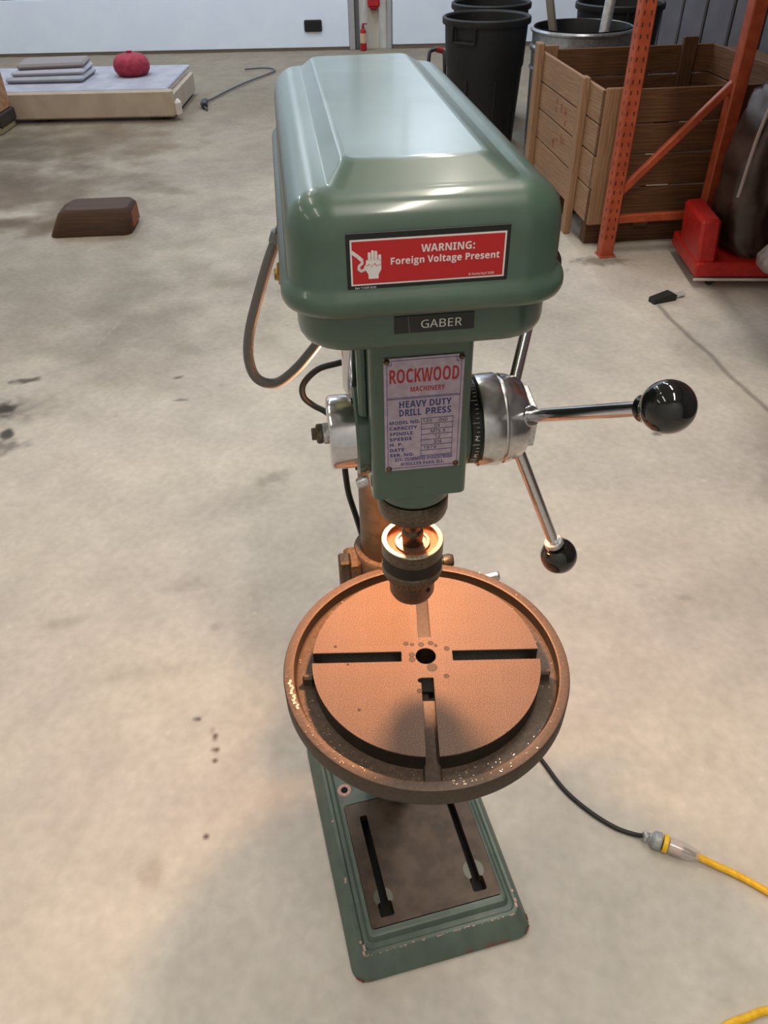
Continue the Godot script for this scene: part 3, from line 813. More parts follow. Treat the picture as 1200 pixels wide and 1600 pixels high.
	lr.append(rr(-0.067, 0.055, -0.463, 0.037, 0.012, 1.563, 8))
	var lid := part("belt_guard_lid", Mb.new().loft(lr, true, true, 45.0).commit(lid_paint), dp, "smooth green belt guard lid with a raised top panel")
	warning_sticker(lid)
	var pr2 := []
	for e in [[0.03, 1.4125], [0.012, 1.413], [0.004, 1.4155], [0.001, 1.4205], [0.0, 1.426], [0.0, 1.456]]:
		pr2.append(rr(-0.1225 + e[0], 0.1145 - e[0], -0.505 + e[0], 0.111 - e[0], 0.05 - e[0], e[1], 8))
	var pan := part("belt_guard_pan", Mb.new().loft(pr2, true, true, 40.0).commit(paint), dp)
	name_strip(pan)
	part("latch", Mb.new().lathe([Vector2(0, 0), Vector2(0.011, 0), Vector2(0.013, 0.003), Vector2(0.009, 0.012), Vector2(0.006, 0.024), Vector2(0, 0.024)], 16, Transform3D(Basis(Vector3(0, 0, 1), PI / 2), Vector3(-0.1185, 1.437, -0.03))).box(Vector3(-0.136, 1.437, -0.03), Vector3(0.006, 0.026, 0.012), 0.002, Basis(Vector3.RIGHT, 0.5)).commit(brass), pan, "brass thumb latch")
	# motor behind, under the guard
	part("motor", Mb.new().lathe([Vector2(0, 1.2), Vector2(0.05, 1.2), Vector2(0.06, 1.21), Vector2(0.062, 1.22), Vector2(0.062, 1.37), Vector2(0.055, 1.38), Vector2(0, 1.38)], 36, Transform3D(Basis(), Vector3(0.0, 0, -0.425))).box(Vector3(0, 1.3, -0.34), Vector3(0.1, 0.09, 0.06), 0.006).commit(paint), dp)

	# ---- work lamp under the head
	var lamp := part("work_lamp", lath([Vector2(0, 1.262), Vector2(0.017, 1.262), Vector2(0.02, 1.258), Vector2(0.02, 1.2), Vector2(0.016, 1.196), Vector2(0, 1.196)], plain(rgb(40, 38, 36), 0.5), 20, Transform3D(Basis(), Vector3(0, 0, -0.16))), dp, "lit lamp bulb and socket under the head")
	var gl := plain(rgb(255, 236, 210), 0.4)
	gl.emission_enabled = true
	gl.emission = Color(1.0, 0.66, 0.34)
	gl.emission_energy_multiplier = 8.0
	part("bulb", lath([Vector2(0, 1.127), Vector2(0.012, 1.129), Vector2(0.021, 1.136), Vector2(0.0255, 1.148), Vector2(0.0255, 1.158), Vector2(0.021, 1.172), Vector2(0.0145, 1.186), Vector2(0.013, 1.198), Vector2(0, 1.198)], gl, 24, Transform3D(Basis(), Vector3(0, 0, -0.16))), lamp, "glowing bulb")
	var ol := OmniLight3D.new()
	ol.name = "bulb_light"
	ol.position = Vector3(0, 1.152, -0.16)
	ol.light_size = 0.022
	ol.light_color = Color(1.0, 0.73, 0.53)
	ol.light_energy = 0.5
	ol.omni_range = 12.0
	ol.omni_attenuation = 2.0
	ol.shadow_enabled = true
	dp.add_child(ol)

	# ---- cords
	part("lamp_cord", Mb.new().tube(smooth([Vector3(-0.128, 1.448, -0.15), Vector3(-0.146, 1.415, -0.15), Vector3(-0.164, 1.372, -0.15), Vector3(-0.183, 1.32, -0.15), Vector3(-0.190, 1.28, -0.15), Vector3(-0.183, 1.25, -0.15), Vector3(-0.16, 1.241, -0.15), Vector3(-0.134, 1.257, -0.15), Vector3(-0.107, 1.286, -0.15), Vector3(-0.08, 1.32, -0.15), Vector3(-0.045, 1.345, -0.17)]), 0.0066, 12).commit(grey_cord), dp, "thick grey cord looping from the guard to the head")
	part("cord_clamp", bx(Vector3(-0.139, 1.432, -0.15), Vector3(0.014, 0.02, 0.014), plain(rgb(120, 122, 122), 0.4, 0.7), 0.004, Basis(Vector3(0, 0, 1), -0.4)), dp)
	var C := Vector3(0, 0, -0.26)
	var w2l := Transform3D(Basis(Vector3.UP, deg_to_rad(6.5)), Vector3(0.0368, 0, -0.75)).affine_inverse()
	var path := [Vector3(-0.03, 1.2, -0.37), Vector3(-0.027, 1.124, -0.42), Vector3(-0.06, 1.116, -0.42), Vector3(-0.097, 1.107, -0.42), Vector3(-0.124, 1.081, -0.42), Vector3(-0.126, 1.058, -0.415), Vector3(-0.11, 1.042, -0.41), Vector3(-0.087, 1.036, -0.39), Vector3(-0.071, 1.02, -0.365), Vector3(-0.067, 0.985, -0.345), Vector3(-0.066, 0.954, -0.34), Vector3(-0.062, 0.896, -0.34), Vector3(-0.051, 0.841, -0.34), Vector3(-0.04, 0.78, -0.345), Vector3(-0.01, 0.6, -0.36), Vector3(0.02, 0.3, -0.4), Vector3(0.06, 0.08, -0.44)]
	for e in [[0.2, -1.28], [0.3, -1.2], [0.36, -1.13], [0.39, -1.086], [0.43, -1.005], [0.48, -0.945], [0.532, -0.903], [0.573, -0.885], [0.594, -0.874]]:
		path.append(w2l * Vector3(e[0], 0.0065 + (0.012 if e[0] > 0.59 else 0.0), e[1]))
	var cord := part("power_cord", Mb.new().tube(smooth(path, 6), 0.0055, 10).commit(rubber), dp, "black power cord trailing across the floor")
	# grey plug at the end of the cord
	var a0 := w2l * Vector3(0.594, 0.021, -0.873)
	var a1 := w2l * Vector3(0.71, 0.021, -0.819)
	var dir := (a1 - a0).normalized()
	var pf := Transform3D(Basis(dir.cross(Vector3.UP).normalized(), dir, dir.cross(dir.cross(Vector3.UP)).normalized() * -1.0), a0)
	part("plug", lath([Vector2(0, -0.002), Vector2(0.008, -0.002), Vector2(0.009, 0.0), Vector2(0.009, 0.012), Vector2(0.0115, 0.013), Vector2(0.017, 0.016), Vector2(0.0205, 0.021), Vector2(0.0205, 0.033), Vector2(0.0185, 0.036), Vector2(0, 0.036)], mottled(rgb(138, 142, 144), rgb(176, 180, 182), 0.04, 0.45, 0.2), 24, pf), cord, "round grey plug")
	part("strain_relief", Mb.new().box(pf * Vector3(0, 0.002, 0), Vector3(0.016, 0.02, 0.02), 0.003).lathe([Vector2(0, 0), Vector2(0.0035, 0), Vector2(0.0035, 0.024), Vector2(0, 0.024)], 8, Transform3D(Basis(Vector3.RIGHT, 0.0), pf * Vector3(0.0, 0.004, 0.0))).commit(zinc), cord)

func nameplate(head: Node3D) -> void:
	var metal := mottled(rgb(168, 154, 172), rgb(184, 168, 184), 0.08, 0.4, 0.3)
	var blue := plain(rgb(40, 54, 120), 0.5)
	var red := plain(rgb(168, 34, 38), 0.5)
	var ink := plain(rgb(44, 44, 66), 0.5)
	var am := Mb.new().box(Vector3(0, 0, 0), Vector3(0.0855, 0.1435, 0.0016), 0.0004).commit(metal)
	var ln := Mb.new()
	var z := 0.0009
	var X := 0.0395
	var thin := 0.0005
	for e in [[-X, 0.0245, X, 0.0245], [-X, 0.023, X, 0.023], [-X, -0.068, X, -0.068], [-X + 0.005, 0.069, X - 0.005, 0.069], [-X, -0.068, -X, 0.064], [X, -0.068, X, 0.064], [-X, 0.064, -X + 0.005, 0.064], [-X + 0.005, 0.064, -X + 0.005, 0.069], [X - 0.005, 0.064, X, 0.064], [X - 0.005, 0.064, X - 0.005, 0.069]]:
		ln.box(Vector3((e[0] + e[2]) / 2, (e[1] + e[3]) / 2, z), Vector3(absf(e[2] - e[0]) + thin, absf(e[3] - e[1]) + thin, 0.0003))
	# the seven boxes of the table
	for k in 8:
		ln.box(Vector3(0.0155, -0.0035 - k * 0.0071, z), Vector3(0.035, thin, 0.0003))
	for x in [-0.002, 0.033]:
		ln.box(Vector3(x, -0.02835, z), Vector3(thin, 0.0497, 0.0003))
	ln.commit(blue, am)
	lettering(am, red, [["ROCKWOOD", 0.0003, 0.0505, 0.074, 0.0165], ["MACHINERY", 0.004, 0.034, 0.037, 0.0058]], 0.001)
	var rows := ["MODEL NO.", "CAPACITY", "SPINDLE", "SPEEDS", "H. P.", "DATE", "SER. NO."]
	var wid := [0.0335, 0.0305, 0.0255, 0.0245, 0.0145, 0.016, 0.0275]
	var l := [["HEAVY DUTY", 0.002, 0.0160, 0.057, 0.0082], ["DRILL", -0.0145, 0.0054, 0.024, 0.0082], ["PRESS", 0.0165, 0.0056, 0.028, 0.0082]]
	for k in 7:
		l.append([rows[k], -0.0372 + wid[k] / 2.0, -0.0068 - k * 0.0072, wid[k], 0.0042])
	lettering(am, blue, l, 0.001)
	lettering(am, ink, [["120", 0.0045, -0.0069, 0.01, 0.004], ["-IND", 0.0215, -0.0069, 0.011, 0.004], ["5/8", 0.0155, -0.0141, 0.006, 0.0046], ["MTS 3", 0.0165, -0.0212, 0.016, 0.004], ["12", 0.0165, -0.0283, 0.006, 0.004], ["3/4", 0.0165, -0.0354, 0.009, 0.0044], ["1979", 0.008, -0.0425, 0.014, 0.004]], 0.001, false)
	lettering(am, blue, [["DIV. CUMMINS INDUSTRIES", 0.001, -0.0565, 0.066, 0.0044], ["SCHILLER PARK, ILL.", 0.0, -0.0635, 0.05, 0.0046]], 0.001, true, "Droid Serif")
	var o := part("nameplate", am, head, "silver maker's plate lettered in red and blue")
	o.position = Vector3(0.003, 1.2995, 0.0466)
	var rv := lath([Vector2(0, 0.0032), Vector2(0.0018, 0.0028), Vector2(0.0031, 0.0014), Vector2(0.0034, 0)], mottled(rgb(70, 54, 40), rgb(120, 98, 72), 0.01, 0.45, 0.8), 14, Transform3D(Basis(Vector3.RIGHT, PI / 2), Vector3.ZERO))
	for e in [[-0.0395, 0.0685], [0.0395, 0.0685], [-0.0385, -0.0685], [0.0385, -0.0675]]:
		part("rivet", rv, head).position = o.position + Vector3(e[0], e[1], 0.0008)

func warning_sticker(lid: Node3D) -> void:
	var black := plain(rgb(17, 19, 19), 0.4)
	var white := plain(rgb(226, 222, 222), 0.45)
	var red := plain(rgb(186, 24, 32), 0.4)
	var W := 0.140
	var am := Mb.new().box(Vector3.ZERO, Vector3(W, 0.0485, 0.0008), 0.0002).commit(black)
	Mb.new().box(Vector3(0, -0.0008, 0.0005), Vector3(0.1335, 0.0395, 0.0003)).commit(white, am)
	Mb.new().box(Vector3(0, -0.0008, 0.0007), Vector3(0.1305, 0.0365, 0.0003)).commit(red, am)
	var T := Transform3D(Basis(), Vector3(0, 0, 0.00084))
	var S := func(list: Array) -> PackedVector2Array:
		var o := PackedVector2Array()
		for e in list: o.append(Vector2(-0.0475 + e[0] * 0.001, -0.0015 + e[1] * 0.001))
		return o
	var hand := Mb.new()
	# palm and wrist, four fingers, thumb (millimetres about the hand's centre)
	hand.prism(S.call([[-4.2, -13.4], [4.2, -13.4], [4.4, -9.6], [6.8, -5.6], [6.8, -1.2], [2.6, -2.8], [1.2, -0.4], [-1.6, -3.4], [-2.6, -0.8], [-6.6, -2.6], [-6.6, -5.6], [-4.4, -9.2]]), 0.0002, T)
	hand.prism(S.call([[-6.6, -2.0], [-2.9, -0.2], [-1.5, -2.6], [1.5, 0.5], [2.9, -2.1], [6.8, -0.6], [6.8, 3.0], [-6.0, 3.0]]), 0.0002, T)
	for e in [[-3.2, 2.4, 9.6], [-0.4, 2.4, 11.2], [2.4, 2.4, 10.6], [5.6, 2.0, 7.4]]:
		hand.prism(S.call([[e[0] - 1.2, e[1]], [e[0] + 1.2, e[1]], [e[0] + 1.2, e[2] - 0.8], [e[0] + 0.5, e[2]], [e[0] - 0.5, e[2]], [e[0] - 1.2, e[2] - 0.8]]), 0.0002, T)
	# the cable that curls round to the palm
	var cab := [Vector2(-18, 10.5), Vector2(-13, 6.5), Vector2(-9.5, 3.0), Vector2(-9.3, 0.5), Vector2(-12, -1.6), Vector2(-12.4, -4.4), Vector2(-10.4, -6.2), Vector2(-7.6, -5.0), Vector2(-6.3, -2.0)]
	for i in cab.size() - 1:
		var d: Vector2 = (cab[i + 1] - cab[i]).normalized()
		var n: Vector2 = Vector2(-d.y, d.x) * (1.5 if i < 2 else 1.1)
		var A: Vector2 = cab[i] - d * 0.4
		var B: Vector2 = cab[i + 1] + d * 0.4
		hand.prism(S.call([[A.x + n.x, A.y + n.y], [A.x - n.x, A.y - n.y], [B.x - n.x, B.y - n.y], [B.x + n.x, B.y + n.y]]), 0.0002, T)
	hand.commit(white, am)
	lettering(am, white, [["WARNING:", 0.0165, 0.0088, 0.046, 0.0066], ["Foreign Voltage Present", 0.0145, -0.0015, 0.094, 0.0082]], 0.00095)
	lettering(am, white, [["© Forms+Surf 2000", 0.0465, -0.0166, 0.0225, 0.0021], ["Rev 11/03F 8/00", -0.0545, -0.0226, 0.018, 0.0018]], 0.00095, false)
	var o := part("warning_sticker", am, lid, "red warning sticker with a black border and a hand sign")
	o.position = Vector3(-0.0073, 1.5014, 0.1151)

func name_strip(pan: Node3D) -> void:
	var am := Mb.new().box(Vector3.ZERO, Vector3(0.0735, 0.0167, 0.0009), 0.0003).commit(plain(rgb(24, 25, 27), 0.35))
	Mb.new().box(Vector3(-0.0235, 0, 0.0005), Vector3(0.0007, 0.0162, 0.0002), 0.0, Basis(Vector3(0, 0, 1), 0.1)).commit(plain(rgb(92, 94, 96), 0.5), am)
	lettering(am, plain(rgb(206, 206, 200), 0.5), [["GABER", 0.0065, -0.0002, 0.0375, 0.0078]], 0.0006, false)
	var o := part("name_strip", am, pan, "black embossed label strip")
	o.position = Vector3(0.0, 1.4395, 0.1115)

# ---------------------------------------------------------------- yellow extension cord
func extension_cord() -> void:
	var yel := mottled(rgb(226, 170, 22), rgb(244, 194, 40), 0.1, 0.45)
	var clear := StandardMaterial3D.new()
	clear.albedo_color = Color(0.86, 0.82, 0.8, 0.35)
	clear.roughness = 0.12
	clear.transparency = BaseMaterial3D.TRANSPARENCY_ALPHA
	var t := thing("extension_cord", "yellow extension cord with a clear socket end, lying on the floor at right", "cord", Vector3(0.63, 0, -0.856))
	var a0 := Vector3(0, 0.021, 0)
	var dir := Vector3(0.08, 0, 0.037).normalized()
	var sd := dir.cross(Vector3.UP).normalized()
	var pf := Transform3D(Basis(sd, dir, sd.cross(dir)), a0)
	part("collar_ring", lath([Vector2(0, 0.0), Vector2(0.0195, 0.0), Vector2(0.0205, 0.0015), Vector2(0.0205, 0.009), Vector2(0.0195, 0.0105), Vector2(0, 0.0105)], plain(rgb(236, 190, 30), 0.4), 28, pf), t, "yellow collar ring")
	var cf := Transform3D(Basis(sd, dir, sd.cross(dir)), a0)
	part("socket_body", lath([Vector2(0.0, 0.0108), Vector2(0.0165, 0.0108), Vector2(0.0182, 0.013), Vector2(0.0185, 0.04), Vector2(0.0172, 0.058), Vector2(0.0135, 0.07), Vector2(0.0105, 0.08), Vector2(0, 0.08)], clear, 28, cf), t, "clear plastic socket body")
	part("contact_block", Mb.new().lathe([Vector2(0, 0.014), Vector2(0.0135, 0.014), Vector2(0.0145, 0.016), Vector2(0.0145, 0.04), Vector2(0.013, 0.042), Vector2(0, 0.042)], 20, cf).commit(mottled(rgb(206, 176, 168), rgb(226, 208, 202), 0.03, 0.5)), t, "pinkish white contact block inside the clear body")
	part("inner_wire", Mb.new().tube(PackedVector3Array([cf * Vector3(0.004, 0.042, 0), cf * Vector3(0.005, 0.055, 0.003), cf * Vector3(0.002, 0.072, 0)]), 0.0028, 8).tube(PackedVector3Array([cf * Vector3(-0.005, 0.042, 0.002), cf * Vector3(-0.006, 0.056, 0), cf * Vector3(-0.002, 0.072, 0)]), 0.0028, 8).commit(plain(rgb(86, 78, 74), 0.5)), t)
	var o := Vector3(-0.63, 0, 0.856)
	var path := []
	path.append(pf * Vector3(0, 0.072, 0))
	path.append(pf * Vector3(0, 0.085, 0) + Vector3(0, -0.004, 0))
	for e in [[0.735, 0.013, -0.806], [0.78, 0.009, -0.783], [0.83, 0.008, -0.748], [0.89, 0.008, -0.70], [0.99, 0.008, -0.60], [1.04, 0.008, -0.50], [1.0, 0.008, -0.43], [0.88, 0.008, -0.45], [0.8, 0.008, -0.495], [0.744, 0.008, -0.517], [0.695, 0.008, -0.506], [0.64, 0.008, -0.488], [0.52, 0.008, -0.42], [0.45, 0.008, -0.30]]:
		path.append(o + Vector3(e[0], e[1], e[2]))
	part("cord", Mb.new().tube(smooth(path, 8), 0.0078, 12).commit(yel), t)

# ---------------------------------------------------------------- pallet rack, crate, cart and wrapped load at right
func right_side() -> void:
	var orange := mottled(rgb(154, 66, 36), rgb(172, 80, 48), 0.5, 0.5)
	var hole := plain(rgb(52, 26, 20), 0.8)
	var rk := thing("pallet_rack", "orange slotted steel rack upright with a diagonal brace, in front of the wooden crate", "rack", Vector3(1.345, 0, -4.445), 0.12)
	for e in [[0.0, 0.0], [0.58, 0.0], [-0.33, 2.75], [0.25, 2.75]]:
		var po := part("post", Mb.new().box(Vector3(e[0], 1.6, e[1]), Vector3(0.078, 3.2, 0.072), 0.006).commit(orange), rk)
		if e[1] == 0.0 and e[0] == 0.0:
			var hl := Mb.new()
			for k in 34:
				for sx in [-0.018, 0.018]:
					hl.box(Vector3(e[0] + sx - 0.003, 0.12 + k * 0.05, e[1] + 0.0362), Vector3(0.0065, 0.02, 0.0012), 0.0, Basis(Vector3(0, 0, 1), 0.12 * signf(sx)))
			for k in 34:
				hl.box(Vector3(e[0] - 0.0392, 0.12 + k * 0.05, e[1] + 0.01), Vector3(0.0012, 0.02, 0.0065))
			part("keyhole_slot", hl.commit(hole), po).set_meta("kind", "stuff")
		part("foot_plate", bx(Vector3(e[0] + 0.005, 0.004, e[1]), Vector3(0.1, 0.008, 0.09), orange, 0.002), rk)
	part("horizontal_brace", Mb.new().box(Vector3(0.29, 0.21, 0), Vector3(0.54, 0.045, 0.035), 0.005).commit(orange), rk)
	var dv := Vector3(0.53, 0.53, 0)
	part("diagonal_brace", Mb.new().box(Vector3(0.29, 0.62, 0), Vector3(dv.length(), 0.042, 0.035), 0.005, Basis(Vector3(0, 0, 1), atan2(0.53, 0.53))).commit(orange), rk)
	for x in [0.0, 0.58]:
		part("beam", bx(Vector3(x - 0.165, 2.3, 1.375), Vector3(0.05, 0.12, 2.77), orange, 0.006, Basis(Vector3.UP, -0.12)), rk)
	var deckm := wood(rgb(120, 92, 60), rgb(160, 126, 84), 0.3, 9)  # unseen deck and bay added overhead to shade the crate
	for k in 10:
		part("shade_deck_board", Mb.new().box(Vector3(0.5 - 0.33 * k / 9.0, 2.385, -0.05 + k * 0.305), Vector3(1.1, 0.03, 0.3), 0.004).commit(deckm), rk)

	# ---- crate: own axes, origin at the front left bottom corner, x along the front, z towards the viewer
	var shaded_woods := []
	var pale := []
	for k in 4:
		pale.append(wood(rgb(126 - k * 6, 94 - k * 5, 68 - k * 4), rgb(158 - k * 5, 124 - k * 5, 94 - k * 4), 0.2 + k * 0.31, 4 + k))  # lit copy of the crate wood, used on the left side
		shaded_woods.append(wood(rgb(76 - k * 4, 48 - k * 3, 26 - k * 2), rgb(112 - k * 5, 76 - k * 4, 44 - k * 3), k * 0.37, k))  # darkened copy, painting in the shade of the front and inside
	var cr := thing("wooden_crate", "large slatted wooden crate behind the orange rack post", "crate", Vector3(1.235, 0, -4.575), deg_to_rad(5.5))
	var L := 1.22
	var D := 1.3
	var hs := [[0.15, 0.335], [0.343, 0.515], [0.523, 0.675], [0.683, 0.85]]
	var n := 0
	var rng := RandomNumberGenerator.new()
	rng.seed = 11
	for e in hs:
		var hh: float = e[1] - e[0]
		var yc: float = (e[0] + e[1]) / 2.0
		var meshes := []
		for k in 4:
			var ln := D if k < 2 else L
			meshes.append(bx(Vector3.ZERO, Vector3(ln, hh, 0.022), (pale if k == 0 else shaded_woods)[(n + k * 3) % 4], 0.003))
			n += 1
		var f := part("plank", meshes[2], cr); f.position = Vector3(L / 2, yc, -0.011 + rng.randf_range(-0.002, 0.002))
		var b := part("plank", meshes[3], cr); b.position = Vector3(L / 2, yc, -D + 0.011)
		var l := part("plank", meshes[0], cr); l.position = Vector3(0.011, yc, -D / 2); l.rotation.y = PI / 2
		var r := part("plank", meshes[1], cr); r.position = Vector3(L - 0.011, yc, -D / 2); r.rotation.y = PI / 2
		if e[0] > 0.3 and e[0] < 0.6:
			var bl := Mb.new()
			for k in 7:
				bl.box(Vector3(-0.0006, yc + rng.randf_range(-0.05, 0.05), -0.7 + rng.randf_range(-0.12, 0.12)), Vector3(0.001, rng.randf_range(0.02, 0.05), rng.randf_range(0.008, 0.03)), 0.0, Basis(Vector3.RIGHT, rng.randf_range(-0.6, 0.6)))
			part("faded_stamp", bl.commit(plain(rgb(136, 74, 58), 0.8)), cr, "faded red stamp mark").set_meta("kind", "stuff")
	# uprights: along the outside of the left face, the corners, inside the back
	var bt := func(x: float, z: float, y0: float, y1: float, sx: float, sz: float, k: int) -> void:
		var o := part("batten", bx(Vector3.ZERO, Vector3(y1 - y0, sx, sz), (pale if x < 0.1 else shaded_woods)[k % 4], 0.004), cr)
		o.transform = Transform3D(Basis(Vector3(0, 1, 0), Vector3(-1, 0, 0), Vector3(0, 0, 1)), Vector3(x, (y0 + y1) / 2.0, z))
	bt.call(-0.02, -0.27, 0.0, 0.872, 0.04, 0.075, 0)
	bt.call(-0.02, -1.24, 0.0, 0.9, 0.04, 0.1, 0)
	bt.call(0.075, 0.012, 0.14, 0.865, 0.135, 0.022, 1)
	bt.call(L - 0.075, 0.012, 0.0, 0.865, 0.135, 0.022, 2)
	bt.call(0.06, -1.26, 0.1, 0.88, 0.1, 0.03, 0)
	bt.call(L - 0.2, -1.26, 0.1, 0.9, 0.1, 0.03, 3)
	bt.call(0.36, -0.036, 0.1, 0.84, 0.09, 0.025, 2)
	bt.call(0.8, -0.036, 0.1, 0.84, 0.09, 0.025, 3)
	for k in 6:
		var o := part("floor_board", bx(Vector3.ZERO, Vector3(L - 0.05, 0.022, 0.19), shaded_woods[(k + 1) % 4], 0.003), cr)
		o.position = Vector3(L / 2, 0.16, -0.14 - k * 0.204)
	for z in [-0.1, -0.65, -1.2]:
		var o := part("skid", bx(Vector3.ZERO, Vector3(L - 0.06, 0.14, 0.09), shaded_woods[3], 0.004), cr)
		o.position = Vector3(L / 2, 0.071, z)
	for e in [[0.36, 0.518], [0.52, 0.679], [0.4, 0.346]]:
		part("paper_label", bx(Vector3(e[0], e[1] + 0.0, 0.0012), Vector3(0.13, 0.006, 0.0016), plain(rgb(186, 174, 156), 0.7)), cr, "pale strip stapled across the gap")

	# ---- red cart
	var red := mottled(rgb(158, 20, 14), rgb(176, 28, 20), 0.3, 0.4)
	var ct := thing("platform_cart", "low red steel platform cart under the wrapped load at the right edge", "cart", Vector3(1.69, 0, -3.95), -0.06)
	part("platform", Mb.new().box(Vector3(0.55, 0.1, -0.25), Vector3(1.08, 0.08, 0.5), 0.01).commit(red), ct)
	part("end_panel", Mb.new().box(Vector3(0.055, 0.235, -0.2), Vector3(0.1, 0.25, 0.36), 0.015, Basis(Vector3(0, 0, 1), 0.1)).commit(red), ct, "upright red end panel")
	part("pale_edging", bx(Vector3(0.54, 0.052, 0.004), Vector3(1.06, 0.014, 0.012), plain(rgb(196, 186, 180), 0.5), 0.003), ct)
	for e in [[0.12, -0.06], [0.98, -0.06], [0.12, -0.44], [0.98, -0.44]]:
		part("caster_wheel", lath([Vector2(0, -0.014), Vector2(0.024, -0.014), Vector2(0.029, -0.01), Vector2(0.029, 0.01), Vector2(0.024, 0.014), Vector2(0, 0.014)], plain(rgb(22, 22, 23), 0.6), 20, Transform3D(Basis(Vector3.RIGHT, PI / 2), Vector3(e[0], 0.03, e[1]))), ct)
	var bk := thing("door_wedge", "small black wedge lying on the floor in front of the red cart", "wedge", Vector3(1.5, 0, -3.8), 0.35)
	part("body", Mb.new().prism(PackedVector2Array([Vector2(-0.07, 0), Vector2(0.07, 0), Vector2(0.07, 0.03), Vector2(0.04, 0.045), Vector2(-0.07, 0.025)]), 0.05, Transform3D(Basis(), Vector3(0, 0, -0.025))).commit(plain(rgb(26, 28, 30), 0.5)), bk)
	part("steel_strip", bx(Vector3(0.1, 0.012, -0.01), Vector3(0.08, 0.012, 0.04), plain(rgb(200, 200, 200), 0.4, 0.4), 0.003, Basis(Vector3(0, 0, 1), 0.1)), bk)
	# ---- wrapped load
	var wrap := mottled(rgb(46, 30, 24), rgb(76, 60, 54), 0.5, 0.3, 0.0, 0.0, 0.012)
	var ld := thing("wrapped_load", "tall load wrapped in brownish plastic film, standing on the red cart", "bundle", Vector3(2.37, 0.14, -4.2))
	var wn := FastNoiseLite.new()
	wn.seed = 21; wn.frequency = 3.2; wn.fractal_octaves = 3
	var rings := []
	for e in [[0.0, -0.45], [0.05, -0.48], [0.2, -0.5], [0.45, -0.5], [0.65, -0.48], [0.76, -0.44], [0.86, -0.35], [0.96, -0.27], [1.08, -0.17], [1.2, -0.07], [1.32, 0.04], [1.4, 0.12], [1.43, 0.18]]:
		var ring := rr(e[1], 0.55 - e[0] * 0.1, -0.16 + e[0] * 0.03, 0.17 - e[0] * 0.06, 0.05, e[0], 8)
		ring = resample(ring, 90)
		for i in ring.size():
			var w := wn.get_noise_3d(ring[i].x * 1.0, ring[i].y * 0.35 + ring[i].x * 0.5, ring[i].z * 1.4)
			w += 0.5 * absf(wn.get_noise_3d(ring[i].x * 3.0 - ring[i].y * 1.2, ring[i].y * 0.8, ring[i].z * 3.0 + 7.0))
			ring[i] += Vector3(w * 0.045, 0, w * 0.07)
		rings.append(ring)
	var fine := []
	for i in rings.size() - 1:
		for k in 4:
			var ring := PackedVector3Array()
			for j in rings[i].size(): ring.append(rings[i][j].lerp(rings[i + 1][j], k / 4.0) + Vector3(1, 0, 1) * wn.get_noise_3d(j * 0.35, (i * 4 + k) * 0.12, 3.0) * 0.02)
			fine.append(ring)
	fine.append(rings[-1])
	part("film", Mb.new().loft(fine, true, true, 60.0).commit(wrap), ld)
	var fold := plain(rgb(150, 138, 132), 0.3)
	part("film_edge", Mb.new().tube(smooth([Vector3(-0.49, 0.3, 0.13), Vector3(-0.47, 0.62, 0.13), Vector3(-0.42, 0.78, 0.12), Vector3(-0.26, 0.97, 0.11), Vector3(-0.06, 1.2, 0.1), Vector3(0.06, 1.34, 0.08)]), 0.01, 8).commit(fold), ld, "pale gathered edge of the film")
	var sk := thing("grey_sack", "grey plastic sack lying on the red cart in front of the wrapped load", "sack", Vector3(2.3, 0.14, -3.83), -0.05)
	rings = []
	for e in [[0.0, 0.0], [0.02, -0.02], [0.07, -0.025], [0.12, 0.0], [0.16, 0.035]]:
		var ring := rr(-0.3 + e[1], 0.36 - e[1], -0.06 + e[1], 0.07 - e[1], 0.05, e[0], 6)
		for i in ring.size():
			ring[i].y += wn.get_noise_2d(ring[i].x * 2.0, ring[i].z * 2.0) * 0.04 * (e[0] / 0.16)
		rings.append(ring)
	part("body", Mb.new().loft(rings, true, true, 60.0).commit(mottled(rgb(120, 112, 110), rgb(156, 148, 148), 0.3, 0.4)), sk)
	var sb := thing("stacked_plank", "short thick plank on end posts against the ribbed wall, behind the crate", "plank", Vector3(2.72, 0, -6.4))
	part("top_board", bx(Vector3(0, 0.67, 0), Vector3(0.42, 0.05, 0.9), shaded_woods[2], 0.006), sb)
	for e in [-0.35, 0.35]:
		part("leg", bx(Vector3(0, 0.3225, e), Vector3(0.36, 0.645, 0.07), shaded_woods[3], 0.006), sb)

# ---------------------------------------------------------------- bins by the wall
func bin_shape(R: float, Rb: float, h: float) -> Array:
	return [Vector2(0, 0.0), Vector2(Rb - 0.015, 0.0), Vector2(Rb, 0.012), Vector2(lerpf(Rb, R, 0.62), h * 0.62), Vector2(lerpf(Rb, R, 0.63) + 0.008, h * 0.635), Vector2(R, h - 0.05), Vector2(R + 0.018, h - 0.048), Vector2(R + 0.022, h - 0.04), Vector2(R + 0.022, h - 0.008), Vector2(R + 0.014, h), Vector2(R + 0.002, h), Vector2(R - 0.008, h - 0.012), Vector2(Rb - 0.012, 0.02), Vector2(0, 0.02)]

